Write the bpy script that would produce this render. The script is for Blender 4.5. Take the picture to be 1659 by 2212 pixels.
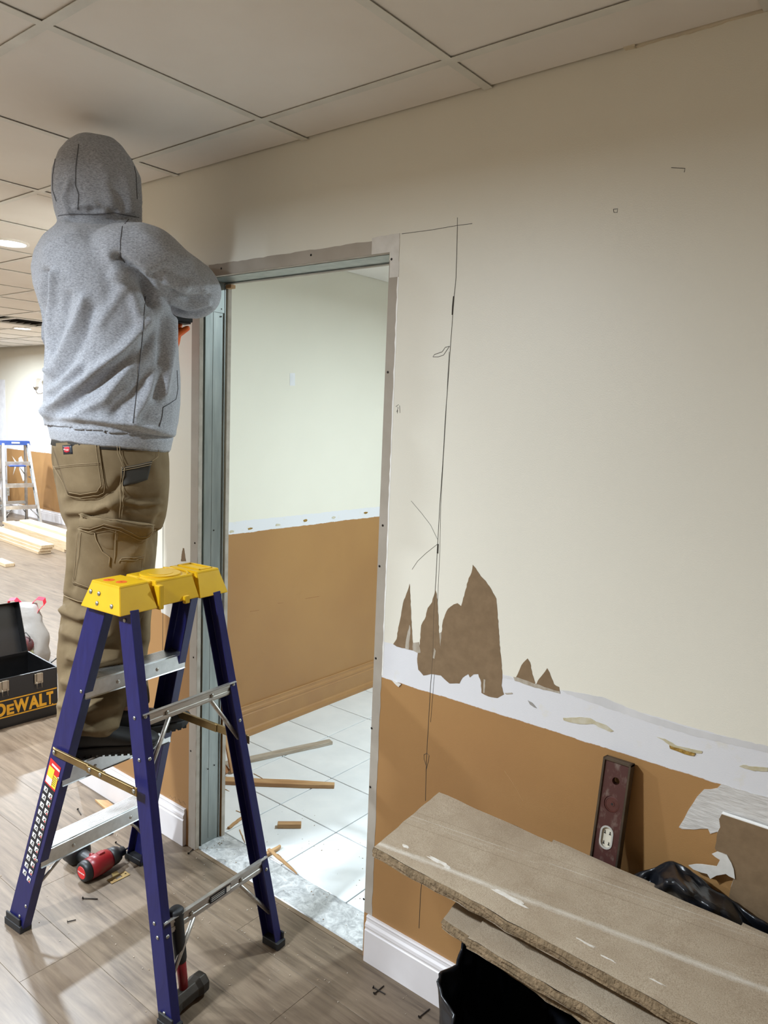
import bpy, bmesh, math, random
from mathutils import Vector, Matrix, noise
from mathutils.bvhtree import BVHTree

for o in list(bpy.data.objects): bpy.data.objects.remove(o)
SC = bpy.context.scene
COL = SC.collection
random.seed(7)
V = Vector

# ------------------------------------------------------------------ camera
PW, PH, FPX = 1659, 2212, 1618.71
YAW, PIT, ROL = map(math.radians, (-38.6357, -7.1813, 2.2575))
CAM = V((1.2681, -1.6435, 1.6409))
_f = V((math.cos(PIT)*math.sin(YAW), math.cos(PIT)*math.cos(YAW), math.sin(PIT)))
_r = V((math.cos(YAW), -math.sin(YAW), 0)); _u = _r.cross(_f)
CR = math.cos(ROL)*_r + math.sin(ROL)*_u
CU = -math.sin(ROL)*_r + math.cos(ROL)*_u
CF = _f
cd = bpy.data.cameras.new('camera'); cam = bpy.data.objects.new('camera', cd); COL.objects.link(cam)
cd.sensor_fit = 'VERTICAL'; cd.sensor_height = 36.0; cd.lens = 36.0*FPX/PH
cd.clip_start = 0.05; cd.clip_end = 100
mw = Matrix.Identity(4)
for i in range(3):
    mw[i][0], mw[i][1], mw[i][2], mw[i][3] = CR[i], CU[i], -CF[i], CAM[i]
cam.matrix_world = mw
SC.camera = cam

# ------------------------------------------------------------------ world, lights, exposure
SC.view_settings.view_transform = 'Standard'; SC.view_settings.look = 'None'
SC.view_settings.gamma = 1.0; SC.view_settings.use_curve_mapping = False
SC.view_settings.exposure = 0.36
wd = bpy.data.worlds.new('world'); SC.world = wd; wd.use_nodes = True
wd.node_tree.nodes['Background'].inputs[0].default_value = (0.05, 0.05, 0.05, 1)
wd.node_tree.nodes['Background'].inputs[1].default_value = 0.0
ZC = 2.44
MAIN_W, COOL_W = 84.0, 54.0           # watts of each recessed lamp
WARM, COOL = (0.80, 0.905, 1.0), (0.77, 0.92, 1.0)
# recessed lamps of the ceiling grid: the two in the photograph, and the grid's lamps beyond the frame
LAMPS = [(-2.685, .195, ''), (-6.95, 2.3, ''),
         (-.6, -2.1, 'doorway_offscreen'), (-2.7, -2.05, 'worker_offscreen'), (-4.85, -2.05, 'middle_offscreen'),
         (-4.85, .2, 'toolbox_offscreen'), (-6.95, .2, 'lumber_offscreen'), (-9.1, 2.3, 'ladder_offscreen'), (-9.1, .2, 'end_offscreen')]

# ------------------------------------------------------------------ pixel helpers (used to place real things on real surfaces)
def ray(u, v):
    return CR*((u-PW/2)/FPX) - CU*((v-PH/2)/FPX) + CF
def on(u, v, ax, val):
    d = ray(u, v); t = (val-CAM[ax])/d[ax]; return CAM + d*t
def fl(u, v, z=0.0): return on(u, v, 2, z)
def wl(u, v, y=0.0): return on(u, v, 1, y)
def xx(u, v, x): return on(u, v, 0, x)
def pj(p):
    q = V(p)-CAM; d = q.dot(CF)
    if d < 0.02: return None
    return (PW/2+FPX*q.dot(CR)/d, PH/2-FPX*q.dot(CU)/d, d)
P0 = V((-.85, -.42, 1.2)); PN = V((P0.x-CAM.x, P0.y-CAM.y, 0)).normalized(); PD = (P0-CAM).dot(PN)
def px2(u, v, off=0.0):
    d = ray(u, v); return CAM + d*((PD+off)/d.dot(PN))

# ------------------------------------------------------------------ materials
def lin(c):
    r = []
    for x in c:
        x /= 255.0
        r.append(x/12.92 if x <= .04045 else ((x+.055)/1.055)**2.4)
    return tuple(r)+(1.0,)
MATS = {}
def nt(name):
    m = bpy.data.materials.new(name); m.use_nodes = True; t = m.node_tree
    return m, t, t.nodes['Principled BSDF']
def mixc(t, fac, a, b):
    n = t.nodes.new('ShaderNodeMix'); n.data_type = 'RGBA'
    for s, val in ((0, fac), (6, a), (7, b)):
        if isinstance(val, bpy.types.NodeSocket): t.links.new(val, n.inputs[s])
        elif s == 0: n.inputs[0].default_value = val
        else: n.inputs[s].default_value = val
    return n.outputs[2]
def math_(t, op, a, b=None, c=None):
    n = t.nodes.new('ShaderNodeMath'); n.operation = op
    for i, val in enumerate((a, b, c)):
        if val is None: continue
        if isinstance(val, bpy.types.NodeSocket): t.links.new(val, n.inputs[i])
        else: n.inputs[i].default_value = val
    return n.outputs[0]
def ramp(t, fac, lo, hi):
    n = t.nodes.new('ShaderNodeMapRange'); n.inputs[1].default_value = lo; n.inputs[2].default_value = hi
    t.links.new(fac, n.inputs[0]); return n.outputs[0]
def coords(t, scale=(1, 1, 1), rnd=False):
    tc = t.nodes.new('ShaderNodeTexCoord'); mp = t.nodes.new('ShaderNodeMapping'); mp.inputs[3].default_value = scale
    t.links.new(tc.outputs['Object'], mp.inputs[0])
    if rnd:
        oi = t.nodes.new('ShaderNodeObjectInfo'); vm = t.nodes.new('ShaderNodeVectorMath'); vm.operation = 'SCALE'
        vm.inputs[0].default_value = (37, 53, 19); t.links.new(oi.outputs['Random'], vm.inputs['Scale'])
        t.links.new(vm.outputs[0], mp.inputs[1])
    return mp.outputs[0]
def tnoise(t, vec, scale, detail=4, rough=.55, dist=0):
    n = t.nodes.new('ShaderNodeTexNoise'); n.inputs['Scale'].default_value = scale; n.inputs['Detail'].default_value = detail
    n.inputs['Roughness'].default_value = rough; n.inputs['Distortion'].default_value = dist
    t.links.new(vec, n.inputs['Vector']); return n.outputs[0]
def bump(t, b, h, strength=.2, dist=.002):
    n = t.nodes.new('ShaderNodeBump'); n.inputs['Strength'].default_value = strength; n.inputs['Distance'].default_value = dist
    t.links.new(h, n.inputs['Height']); t.links.new(n.outputs[0], b.inputs['Normal'])
def M(name, rgb, rough=.6, metal=0.0, rgb2=None, scale=12, sc=(1, 1, 1), lo=.35, hi=.65, bmp=0, bs=200, bd=.001, spec=.5, rnd=False, detail=4):
    if name in MATS: return MATS[name]
    m, t, b = nt(name); b.inputs['Roughness'].default_value = rough; b.inputs['Metallic'].default_value = metal
    b.inputs['Specular IOR Level'].default_value = spec
    v = coords(t, sc, rnd)
    if rgb2 is None: rgb2 = tuple(min(255, x*1.06) for x in rgb)
    t.links.new(mixc(t, ramp(t, tnoise(t, v, scale, detail), lo, hi), lin(rgb), lin(rgb2)), b.inputs['Base Color'])
    if bmp: bump(t, b, tnoise(t, v, bs, 3), bmp, bd)
    MATS[name] = m; return m

CREAM = (233, 228, 213)
def wall_mat(name, zlo, zhi, cream=CREAM, orange=(168, 127, 80), amp=.006, white=(224, 223, 225)):
    m, t, b = nt(name); b.inputs['Roughness'].default_value = .42; b.inputs['Specular IOR Level'].default_value = .35
    g = t.nodes.new('ShaderNodeNewGeometry'); s = t.nodes.new('ShaderNodeSeparateXYZ'); t.links.new(g.outputs['Position'], s.inputs[0])
    pos = g.outputs['Position']
    nz = math_(t, 'MULTIPLY', math_(t, 'SUBTRACT', tnoise(t, pos, 14, 6, .7), .5), amp*2)
    z = math_(t, 'ADD', s.outputs[2], nz)
    big = ramp(t, tnoise(t, pos, 1.7, 3), .35, .65)
    cr = mixc(t, big, lin(cream), lin(tuple(c*.985 for c in cream)))
    sm = ramp(t, tnoise(t, pos, 5, 6, .7), .62, .8)
    og = mixc(t, big, lin(orange), lin((orange[0]-8, orange[1]-8, orange[2]-4)))
    og = mixc(t, math_(t, 'MULTIPLY', sm, .35), og, lin((146, 106, 66)))
    wh = mixc(t, ramp(t, tnoise(t, pos, 22, 5), .6, .75), lin(white), lin((222, 218, 208)))
    a = mixc(t, ramp(t, z, zlo-.0008, zlo+.0008), og, wh)
    c = mixc(t, ramp(t, z, zhi-.0008, zhi+.0008), a, cr)
    t.links.new(c, b.inputs['Base Color'])
    bump(t, b, tnoise(t, pos, 330, 2), .22, .0012)
    return m
MAT_WALL = wall_mat('painted_drywall', .895, 1.002)
MAT_SIDE = wall_mat('hall_painted_drywall', 1.052, 1.112, amp=.009)
MAT_FAR = wall_mat('far_painted_drywall', .96, 1.06, amp=.01)

def wood_floor():
    m, t, b = nt('vinyl_plank'); b.inputs['Roughness'].default_value = .36; b.inputs['Specular IOR Level'].default_value = .35
    v = coords(t, (1.2, 14, 1), True); v2 = coords(t, (1, 4.5, 1), True)
    g1 = ramp(t, tnoise(t, v, 3.2, 8, .65, .4), .3, .72); g2 = ramp(t, tnoise(t, v2, 2.3, 5, .6, 1.2), .35, .7)
    c = mixc(t, g1, lin((70, 57, 46)), lin((134, 117, 98)))
    c = mixc(t, math_(t, 'MULTIPLY', g2, .55), c, lin((132, 115, 97)))
    oi = t.nodes.new('ShaderNodeObjectInfo')
    c = mixc(t, math_(t, 'MULTIPLY', oi.outputs['Random'], .32), c, lin((108, 90, 74)))
    dv = coords(t); d = ramp(t, tnoise(t, dv, 55, 6, .75), .66, .8)
    c = mixc(t, math_(t, 'MULTIPLY', d, .35), c, lin((178, 172, 164)))
    t.links.new(c, b.inputs['Base Color']); bump(t, b, g1, .08, .0006)
    return m
MAT_FLOOR = wood_floor()
MAT_GAP = M('plank_joint', (100, 86, 73), .8)
MAT_TILE = M('white_floor_tile', (236, 238, 238), .22, 0, (226, 229, 230), 6, rnd=True, bmp=.03, bs=30)
MAT_GROUT = M('dark_grout', (96, 96, 96), .9, bmp=.3, bs=300)
def marble():
    m, t, b = nt('grey_marble'); b.inputs['Roughness'].default_value = .3
    v = coords(t); n = tnoise(t, v, 26, 9, .75, 1.2)
    c = mixc(t, ramp(t, n, .36, .62), lin((150, 152, 153)), lin((216, 217, 216)))
    d = ramp(t, tnoise(t, v, 70, 5, .7), .6, .75)
    t.links.new(mixc(t, math_(t, 'MULTIPLY', d, .5), c, lin((160, 155, 148))), b.inputs['Base Color']); return m
MAT_MARBLE = marble()
MAT_CEIL = M('ceiling_tile', (236, 231, 224), .9, 0, (231, 225, 217), 3, bmp=.18, bs=420, rnd=True)
MAT_TEE = M('grid_enamel', (214, 212, 204), .5)
MAT_PLENUM = M('concrete_deck', (140, 136, 130), .95)
MAT_STRIP = M('bare_filler', (176, 166, 153), .7, 0, (166, 156, 142), 9, bmp=.1, bs=120)
MAT_PLASTER = M('pale_plaster', (224, 219, 211), .75, 0, (212, 207, 198), 25, bmp=.4, bs=60, bd=.002)
MAT_KRAFT = M('brown_kraft_paper', (134, 110, 82), .9, 0, (124, 101, 74), 30, bmp=.25, bs=260)
MAT_TORN = M('torn_paper_fringe', (187, 178, 164), .85, 0, (160, 146, 126), 60, sc=(1, 1, .3), bmp=.3, bs=150)
MAT_GLUE = M('dried_glue', (205, 198, 178), .4, 0, (188, 176, 140), 40, bmp=.4, bs=90, bd=.002)
MAT_AMBER = M('amber_glue', (176, 140, 66), .35, 0, (130, 98, 40), 160, bmp=.8, bs=200, bd=.003)
MAT_PENCIL = M('pencil_graphite', (74, 70, 64), .7)
MAT_BASE = M('white_baseboard_paint', (232, 227, 227), .38, 0, (224, 218, 217), 5)
MAT_OBASE = M('orange_baseboard_paint', (168, 127, 80), .45, 0, (160, 119, 76), 6)
MAT_ZINC = M('galvanised_steel', (160, 165, 161), .4, .55, (132, 139, 136), 7, sc=(4, 4, .6), lo=.3, hi=.7, bmp=.06, bs=40)
MAT_SCREW = M('black_phosphate', (46, 40, 36), .45, .7)
MAT_BLUE = M('blue_fibreglass', (33, 34, 90), .38, 0, (28, 28, 78), 90, sc=(1, 1, .15), lo=.3, hi=.7, bmp=.25, bs=260, bd=.0006, spec=.35)
MAT_YEL = M('yellow_plastic', (212, 168, 24), .34, 0, (204, 158, 19), 8)
def alu():
    m, t, b = nt('mill_aluminium'); b.inputs['Metallic'].default_value = 1.0
    v = coords(t, (1, 1, 1)); n = tnoise(t, v, 18, 6, .7)
    t.links.new(mixc(t, ramp(t, n, .35, .7), lin((205, 205, 204)), lin((232, 232, 232))), b.inputs['Base Color'])
    t.links.new(math_(t, 'ADD', math_(t, 'MULTIPLY', n, .25), .22), b.inputs['Roughness']); return m
MAT_ALU = alu()
MAT_ALUD = M('dull_aluminium', (178, 172, 164), .45, .9, (196, 192, 186), 30, sc=(1, 1, 6))
MAT_BRASS = M('yellow_zinc', (150, 126, 82), .42, .8, (126, 102, 64), 14)
MAT_RIVET = M('rivet_steel', (168, 168, 162), .35, .9)
MAT_RUB = M('black_rubber', (30, 30, 32), .6)
MAT_BLK = M('black_plastic', (26, 26, 27), .45)
MAT_BLKMET = M('black_painted_steel', (13, 13, 14), .36, 0, (18, 17, 18), 14)
MAT_GOLD = M('amber_print', (214, 158, 34), .5, 0, (196, 140, 24), 14)
MAT_RED = M('red_plastic', (124, 20, 26), .36)
MAT_REDP = M('red_print', (196, 40, 40), .5)
MAT_WHT = M('white_print', (232, 230, 224), .5)
MAT_LBL = M('black_print', (24, 26, 34), .45)
MAT_YPR = M('yellow_print', (232, 200, 60), .5)
MAT_OPR = M('orange_print', (206, 92, 30), .5)
MAT_BLUEC = M('blue_plastic', (30, 62, 128), .4)
MAT_PINE = M('pine_wood', (212, 190, 158), .6, 0, (196, 170, 134), 5, sc=(1, 14, 14), rnd=True)
MAT_LATH = M('old_lath_wood', (196, 158, 112), .7, 0, (168, 126, 84), 6, sc=(1, 10, 10), rnd=True, bmp=.2, bs=90)
MAT_LATHG = M('grey_lath_wood', (184, 172, 156), .75, 0, (158, 142, 122), 8, sc=(1, 10, 10), rnd=True)
def hoodie_mat(name, base):
    m, t, b = nt(name); b.inputs['Roughness'].default_value = .92; b.inputs['Specular IOR Level'].default_value = .15
    v = coords(t, (1, 1, 2.4)); v2 = coords(t)
    n = tnoise(t, v, 150, 5, .8); n2 = tnoise(t, v2, 900, 2, .6)
    d = tuple(c*.70 for c in base); l = tuple(min(255, c*1.25) for c in base)
    c = mixc(t, ramp(t, n, .3, .72), lin(d), lin(l))
    t.links.new(c, b.inputs['Base Color']); bump(t, b, n2, .35, .0012)
    b.inputs['Sheen Weight'].default_value = .25; b.inputs['Sheen Roughness'].default_value = .6
    return m
MAT_HOOD = hoodie_mat('grey_heather_fleece', (160, 162, 168))
MAT_SEAM = M('shaded_seam_thread', (96, 97, 102), .9)  # seam thread darker than the fleece, groove shade painted into its colour
def canvas():
    m, t, b = nt('brown_canvas'); b.inputs['Roughness'].default_value = .9; b.inputs['Specular IOR Level'].default_value = .2
    v = coords(t); n = tnoise(t, v, 9, 5, .6); w = tnoise(t, coords(t, (1, 1, 3)), 420, 2)
    c = mixc(t, ramp(t, n, .3, .7), lin((108, 91, 66)), lin((129, 111, 84)))
    c = mixc(t, math_(t, 'MULTIPLY', ramp(t, tnoise(t, v, 60, 5, .8), .64, .8), .35), c, lin((160, 142, 114)))
    t.links.new(c, b.inputs['Base Color']); bump(t, b, w, .3, .001); return m
MAT_PANT = canvas()
MAT_STITCH = M('tan_stitching', (142, 122, 92), .9)
MAT_DARKCLOTH = M('black_patch_cloth', (48, 44, 38), .8)
MAT_SHOE = M('black_shoe_leather', (40, 40, 41), .5, 0, (30, 30, 31), 20, bmp=.2, bs=200)
MAT_SOLE = M('grey_shoe_rubber', (34, 34, 34), .7)
MAT_SKIN = M('skin', (196, 150, 122), .5)
MAT_GLOVE = M('orange_nitrile', (232, 104, 24), .4, 0, (214, 86, 16), 30, bmp=.3, bs=130, bd=.002)
MAT_BAG = None
def bagmat():
    m, t, b = nt('black_bag_plastic'); b.inputs['Base Color'].default_value = lin((24, 26, 31)); b.inputs['Roughness'].default_value = .27
    v = coords(t); n = tnoise(t, v, 14, 3, .5, .5); bump(t, b, n, .5, .012); return m
MAT_BAG = bagmat()
def poly():
    m, t, b = nt('white_carrier_plastic'); b.inputs['Base Color'].default_value = lin((172, 167, 161)); b.inputs['Roughness'].default_value = .35
    b.inputs['Transmission Weight'].default_value = .25; b.inputs['Subsurface Weight'].default_value = .0
    bump(t, b, tnoise(t, coords(t), 16, 3), .4, .01); return m
MAT_POLY = poly()
MAT_HANDLE = M('red_handle_plastic', (222, 44, 66), .4)
MAT_CONT = M('dark_contents', (52, 44, 44), .6, 0, (120, 40, 40), 18)
def slabmat(name, dx=None, w=None):
    m, t, b = nt(name); b.inputs['Roughness'].default_value = .95; b.inputs['Specular IOR Level'].default_value = .1
    v = coords(t)
    c = mixc(t, ramp(t, tnoise(t, v, 6, 6, .65), .32, .68), lin((164, 146, 124)), lin((190, 174, 152)))
    c = mixc(t, math_(t, 'MULTIPLY', ramp(t, tnoise(t, v, 480, 2), .42, .68), .55), c, lin((128, 110, 88)))
    if dx is not None:
        def dot(a):
            n = t.nodes.new('ShaderNodeVectorMath'); n.operation = 'DOT_PRODUCT'; t.links.new(v, n.inputs[0]); n.inputs[1].default_value = a; return n.outputs['Value']
        wn = V(w).normalized(); S, T = dot(V(dx).normalized()), dot(wn)
        comb = t.nodes.new('ShaderNodeCombineXYZ'); t.links.new(math_(t, 'MULTIPLY', S, 5.0), comb.inputs[0]); t.links.new(math_(t, 'MULTIPLY', T, 40.0), comb.inputs[1])
        st = tnoise(t, comb.outputs[0], 1.0, 7, .75)
        fine = tnoise(t, v, 90, 6, .8)
        def band(t0, hw): return math_(t, 'SUBTRACT', 1.0, math_(t, 'MINIMUM', 1.0, math_(t, 'DIVIDE', math_(t, 'ABSOLUTE', math_(t, 'SUBTRACT', T, t0)), hw)))
        for t0, hw, k, lo, hi in ((.018, .030, .7, .60, .80), (.050, .012, .8, .74, .90), (.165, .010, .6, .66, .86), (.150, .030, .35, .70, .95)):
            f = ramp(t, math_(t, 'ADD', math_(t, 'MULTIPLY', band(t0, hw), .42), math_(t, 'ADD', math_(t, 'MULTIPLY', st, .45), math_(t, 'MULTIPLY', fine, .22))), lo, hi)
            c = mixc(t, math_(t, 'MULTIPLY', f, k), c, lin((222, 215, 204)))
        for t0 in (.128, .185):
            f = ramp(t, math_(t, 'ADD', band(t0, .006), math_(t, 'MULTIPLY', st, .6)), .95, 1.3); c = mixc(t, math_(t, 'MULTIPLY', f, .4), c, lin((120, 102, 82)))
    t.links.new(c, b.inputs['Base Color']); bump(t, b, tnoise(t, v, 420, 3), .5, .0015); return m
MAT_SLAB = slabmat('fibreboard_face')
MAT_SLABE = M('fibreboard_edge', (140, 118, 90), .95, 0, (108, 90, 66), 60, bmp=.9, bs=150, bd=.006)
MAT_CHALK = M('chalky_residue', (226, 220, 211), .9, 0, (206, 196, 182), 80, bmp=.4, bs=200)
MAT_LVL = M('scuffed_red_paint', (72, 34, 27), .55, 0, (118, 100, 90), 55, sc=(1, 1, .6), lo=.52, hi=.75, bmp=.2, bs=80, detail=9)
MAT_LVLE = M('dark_level_edge', (62, 52, 42), .45, .3, (84, 70, 54), 20)
MAT_VIAL = M('frosted_vial', (206, 198, 180), .3)
MAT_IRON = M('hammer_iron', (66, 60, 54), .5, .6, (48, 43, 38), 24, bmp=.2, bs=60)
MAT_CREAMP = M('cream_plate', (232, 222, 196), .4)
MAT_SHADE = M('frosted_shade', (226, 218, 208), .35)
MAT_NICKEL = M('brushed_nickel', (150, 140, 124), .35, .9)
def emis(name, col, s):
    m, t, b = nt(name); b.inputs['Base Color'].default_value = (.8, .8, .8, 1)
    b.inputs['Emission Color'].default_value = col+(1,); b.inputs['Emission Strength'].default_value = s; return m
MAT_LENS = emis('lit_lens', WARM, 14.0)
MAT_LENSC = emis('lit_lens_cool', COOL, 14.0)
MAT_TRIMR = M('white_trim_ring', (236, 232, 226), .5)
MAT_CRUMB = M('pale_crumbs', (190, 182, 170), .9, 0, (150, 126, 98), 40)

# ------------------------------------------------------------------ mesh builder
class MB:
    def __init__(s): s.v = []; s.f = []
    def add(s, vs, fs):
        n = len(s.v); s.v += [V(x) for x in vs]; s.f += [tuple(i+n for i in f) for f in fs]; return s
    def box(s, a, b):
        x0, y0, z0 = a; x1, y1, z1 = b
        return s.add([(x0,y0,z0),(x1,y0,z0),(x1,y1,z0),(x0,y1,z0),(x0,y0,z1),(x1,y0,z1),(x1,y1,z1),(x0,y1,z1)],
                     [(0,3,2,1),(4,5,6,7),(0,1,5,4),(1,2,6,5),(2,3,7,6),(3,0,4,7)])
    def obox(s, c, ex, ey, ez):           # centre and three half-axis vectors
        c, ex, ey, ez = V(c), V(ex), V(ey), V(ez)
        vs = [c+sx*ex+sy*ey+sz*ez for sz in (-1, 1) for sx, sy in ((-1,-1),(1,-1),(1,1),(-1,1))]
        return s.add(vs, [(0,3,2,1),(4,5,6,7),(0,1,5,4),(1,2,6,5),(2,3,7,6),(3,0,4,7)])
    def loft(s, rings, cap=True):
        n = len(rings[0]); vs = [p for r in rings for p in r]; fs = []
        for i in range(len(rings)-1):
            for j in range(n):
                k = (j+1) % n
                fs.append((i*n+j, i*n+k, (i+1)*n+k, (i+1)*n+j))
        if cap: fs += [tuple(range(n))[::-1], tuple((len(rings)-1)*n+j for j in range(n))]
        return s.add(vs, fs)
    def tube(s, pts, r, n=8, cap=True):
        pts = [V(p) for p in pts]; rr = r if isinstance(r, (list, tuple)) else [r]*len(pts)
        rings = []; up = None
        for i, p in enumerate(pts):
            d = (pts[min(i+1, len(pts)-1)]-pts[max(i-1, 0)]).normalized()
            if up is None: up = V((0,0,1)) if abs(d.z) < .9 else V((1,0,0))
            a = (up-d*up.dot(d)).normalized(); b = d.cross(a); up = a
            rings.append([p+a*(rr[i]*math.cos(2*math.pi*k/n))+b*(rr[i]*math.sin(2*math.pi*k/n)) for k in range(n)])
        return s.loft(rings, cap)
    def lathe(s, prof, c=(0,0,0), n=20, ax=(0,0,1)):
        ax = V(ax).normalized(); a = ax.orthogonal().normalized(); b = ax.cross(a); c = V(c)
        return s.loft([[c+ax*h+(a*math.cos(2*math.pi*k/n)+b*math.sin(2*math.pi*k/n))*max(r, 1e-5) for k in range(n)] for r, h in prof])
    def ell(s, c, rx, ry, rz, n=20, m=12):
        c = V(c); ex, ey, ez = rx, ry, rz
        rings = []
        for i in range(1, m):
            a = math.pi*i/m
            rings.append([c - ez*math.cos(a) + (ex*math.cos(2*math.pi*k/n)+ey*math.sin(2*math.pi*k/n))*math.sin(a) for k in range(n)])
        return s.loft(rings)
    def prism(s, poly, d):                # polygon of 3D points, extruded by vector d
        d = V(d); n = len(poly); vs = [V(p) for p in poly]+[V(p)+d for p in poly]
        fs = [tuple(range(n))[::-1], tuple(range(n, 2*n))]+[(i, (i+1) % n, n+(i+1) % n, n+i) for i in range(n)]
        return s.add(vs, fs)
    def move(s, d):
        d = V(d); s.v = [p+d for p in s.v]; return s
    def xf(s, m):
        s.v = [m @ p for p in s.v]; return s
    def mesh(s, name, mats, bevel=0, smooth=False, tri=False, seg=1):
        me = bpy.data.meshes.new(name); me.from_pydata(s.v, [], s.f)
        bm = bmesh.new(); bm.from_mesh(me)
        bmesh.ops.recalc_face_normals(bm, faces=bm.faces)
        if bevel: bmesh.ops.bevel(bm, geom=[e for e in bm.edges if len(e.link_faces) == 2 and e.calc_face_angle(0) > .5], offset=bevel, segments=seg, affect='EDGES', clamp_overlap=True)
        bm.to_mesh(me); bm.free()
        for m in (mats if isinstance(mats, (list, tuple)) else [mats]): me.materials.append(m)
        if smooth: me.polygons.foreach_set('use_smooth', [True]*len(me.polygons))
        return me
    def build(s, name, mat, parent=None, bevel=0, smooth=False, seg=1):
        return link(name, s.mesh(name, mat, bevel, smooth, seg=seg), parent)

def link(name, me, parent=None):
    o = bpy.data.objects.new(name, me); COL.objects.link(o); o.parent = parent; return o
def tag(o, label=None, cat=None, group=None, kind=None):
    for k, v in (('label', label), ('category', cat), ('group', group), ('kind', kind)):
        if v: o[k] = v
    return o
def thing(name, label, cat, loc=(0,0,0), rz=0, group=None):
    o = bpy.data.objects.new(name, None); COL.objects.link(o); o.location = loc; o.rotation_euler = (0, 0, rz)
    o.empty_display_size = .1
    return tag(o, label, cat, group)
def struct(name, mb, mat, label, bevel=0):
    o = mb.build(name, mat, None, bevel); return tag(o, label, 'structure' if False else None, None, 'structure')
def sroot(name, label):
    o = bpy.data.objects.new(name, None); COL.objects.link(o); return tag(o, label, None, None, 'structure')
def copy_tree(o, parent=None):
    c = o.copy(); COL.objects.link(c); c.parent = parent
    for ch in list(o.children): copy_tree(ch, c)
    return c
def curve_mesh(outlines, ext, name='c', bevel=0):
    cu = bpy.data.curves.new(name, 'CURVE'); cu.dimensions = '2D'; cu.fill_mode = 'BOTH'; cu.extrude = ext; cu.bevel_depth = bevel
    for pts in outlines:
        sp = cu.splines.new('POLY'); sp.points.add(len(pts)-1)
        for p, q in zip(sp.points, pts): p.co = (q[0], q[1], 0, 1)
        sp.use_cyclic_u = True
    ob = bpy.data.objects.new(name, cu); COL.objects.link(ob)
    me = bpy.data.meshes.new_from_object(ob.evaluated_get(bpy.context.evaluated_depsgraph_get()))
    bpy.data.objects.remove(ob); bpy.data.curves.remove(cu); return me
def text_mesh(txt, size, ext=.0005, shear=0, xs=1, offset=0):
    cu = bpy.data.curves.new('t', 'FONT'); cu.body = txt; cu.size = size; cu.extrude = ext; cu.align_x = 'CENTER'; cu.align_y = 'CENTER'
    cu.shear = shear; cu.offset = offset
    ob = bpy.data.objects.new('t', cu); COL.objects.link(ob)
    me = bpy.data.meshes.new_from_object(ob.evaluated_get(bpy.context.evaluated_depsgraph_get()))
    bpy.data.objects.remove(ob); bpy.data.curves.remove(cu)
    for v in me.vertices: v.co.x *= xs
    return me
def place_mesh(me, origin, ex, ey, name, mat, parent=None):
    ex, ey = V(ex).normalized(), V(ey).normalized(); ez = ex.cross(ey); o = V(origin)
    for v in me.vertices: v.co = o+ex*v.co.x+ey*v.co.y+ez*v.co.z
    me.materials.clear(); me.materials.append(mat); return link(name, me, parent)
def remesh(mb, vox, smooth_it=4, name='body'):
    me = mb.mesh(name, []); ob = bpy.data.objects.new('tmp', me); COL.objects.link(ob)
    r = ob.modifiers.new('r', 'REMESH'); r.mode = 'VOXEL'; r.voxel_size = vox
    if smooth_it:
        k = ob.modifiers.new('s', 'SMOOTH'); k.factor = .5; k.iterations = smooth_it
    me2 = bpy.data.meshes.new_from_object(ob.evaluated_get(bpy.context.evaluated_depsgraph_get()))
    bpy.data.objects.remove(ob); bpy.data.meshes.remove(me); me2.name = name
    me2.polygons.foreach_set('use_smooth', [True]*len(me2.polygons)); return me2
def ringz(c, a, b, n=28, p=2.0):
    return [c + a*(abs(math.cos(t))**(2/p)*math.copysign(1, math.cos(t))) + b*(abs(math.sin(t))**(2/p)*math.copysign(1, math.sin(t)))
            for t in (2*math.pi*k/n for k in range(n))]
def wall_poly(pts, name, mat, parent, d=.0006, y=0.0):
    """a thin layer of its own on the wall face, outline given on the wall"""
    poly = [wl(u, v, y) for u, v in pts]
    cu = curve_mesh([[(p.x, p.z) for p in poly]], d)
    for v in cu.vertices: v.co = V((v.co.x, y-v.co.z, v.co.y))
    cu.materials.clear(); cu.materials.append(mat); o = link(name, cu, parent); return o

# ================================================================== STRUCTURE
XL, XR, XD0, XD1, ZD, TW = -1.70, 3.0, -.888, -.061, 2.088, .138      # wall end, room end, opening, wall thickness
XS = -1.536; YF = 3.6; YN = -4.6; XFAR = -13.0; ZTOP = 2.62; ZC2 = 2.41
# main wall with the stripped doorway
w = MB()
for y0, y1, g in ((0, .016, 0), (.016, .122, .0125), (.122, TW, 0)):
    w.box((XL+(.0 if g == 0 else .01), y0, 0), (XD0-g, y1, ZTOP)); w.box((XD1+g, y0, 0), (XR, y1, ZTOP)); w.box((XD0-g, y0, ZD+g), (XD1+g, y1, ZTOP))
wall = struct('wall_back', w, MAT_WALL, 'cream and orange painted wall with bare white strip around the open doorway')
# partition between the hall beyond the doorway and the big room
side = struct('wall_left', MB().box((XS-.05, TW, 0), (XS, YF, ZTOP)), MAT_SIDE, 'hall side wall painted off-white over orange seen through doorway')
struct('wall_partition', MB().box((XL, TW, 0), (XS-.05, YF, ZTOP)), MAT_FAR, 'partition face towards the big room')
farw = struct('wall_far', MB().box((XFAR, YF, 0), (3.0, YF+.12, ZTOP)), MAT_FAR, 'far cream wall with orange lower half behind lumber and ladders')
struct('wall_right', MB().box((XR, YN, 0), (XR+.1, YF, ZTOP)), MAT_WALL, 'end wall behind the camera')
struct('wall_front', MB().box((XFAR, YN-.1, 0), (XR, YN, ZTOP)), MAT_FAR, 'opposite wall of the room behind the camera')
struct('wall_end', MB().box((XFAR-.1, YN, 0), (XFAR, YF, ZTOP)), MAT_FAR, 'end wall of the big room')

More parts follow.
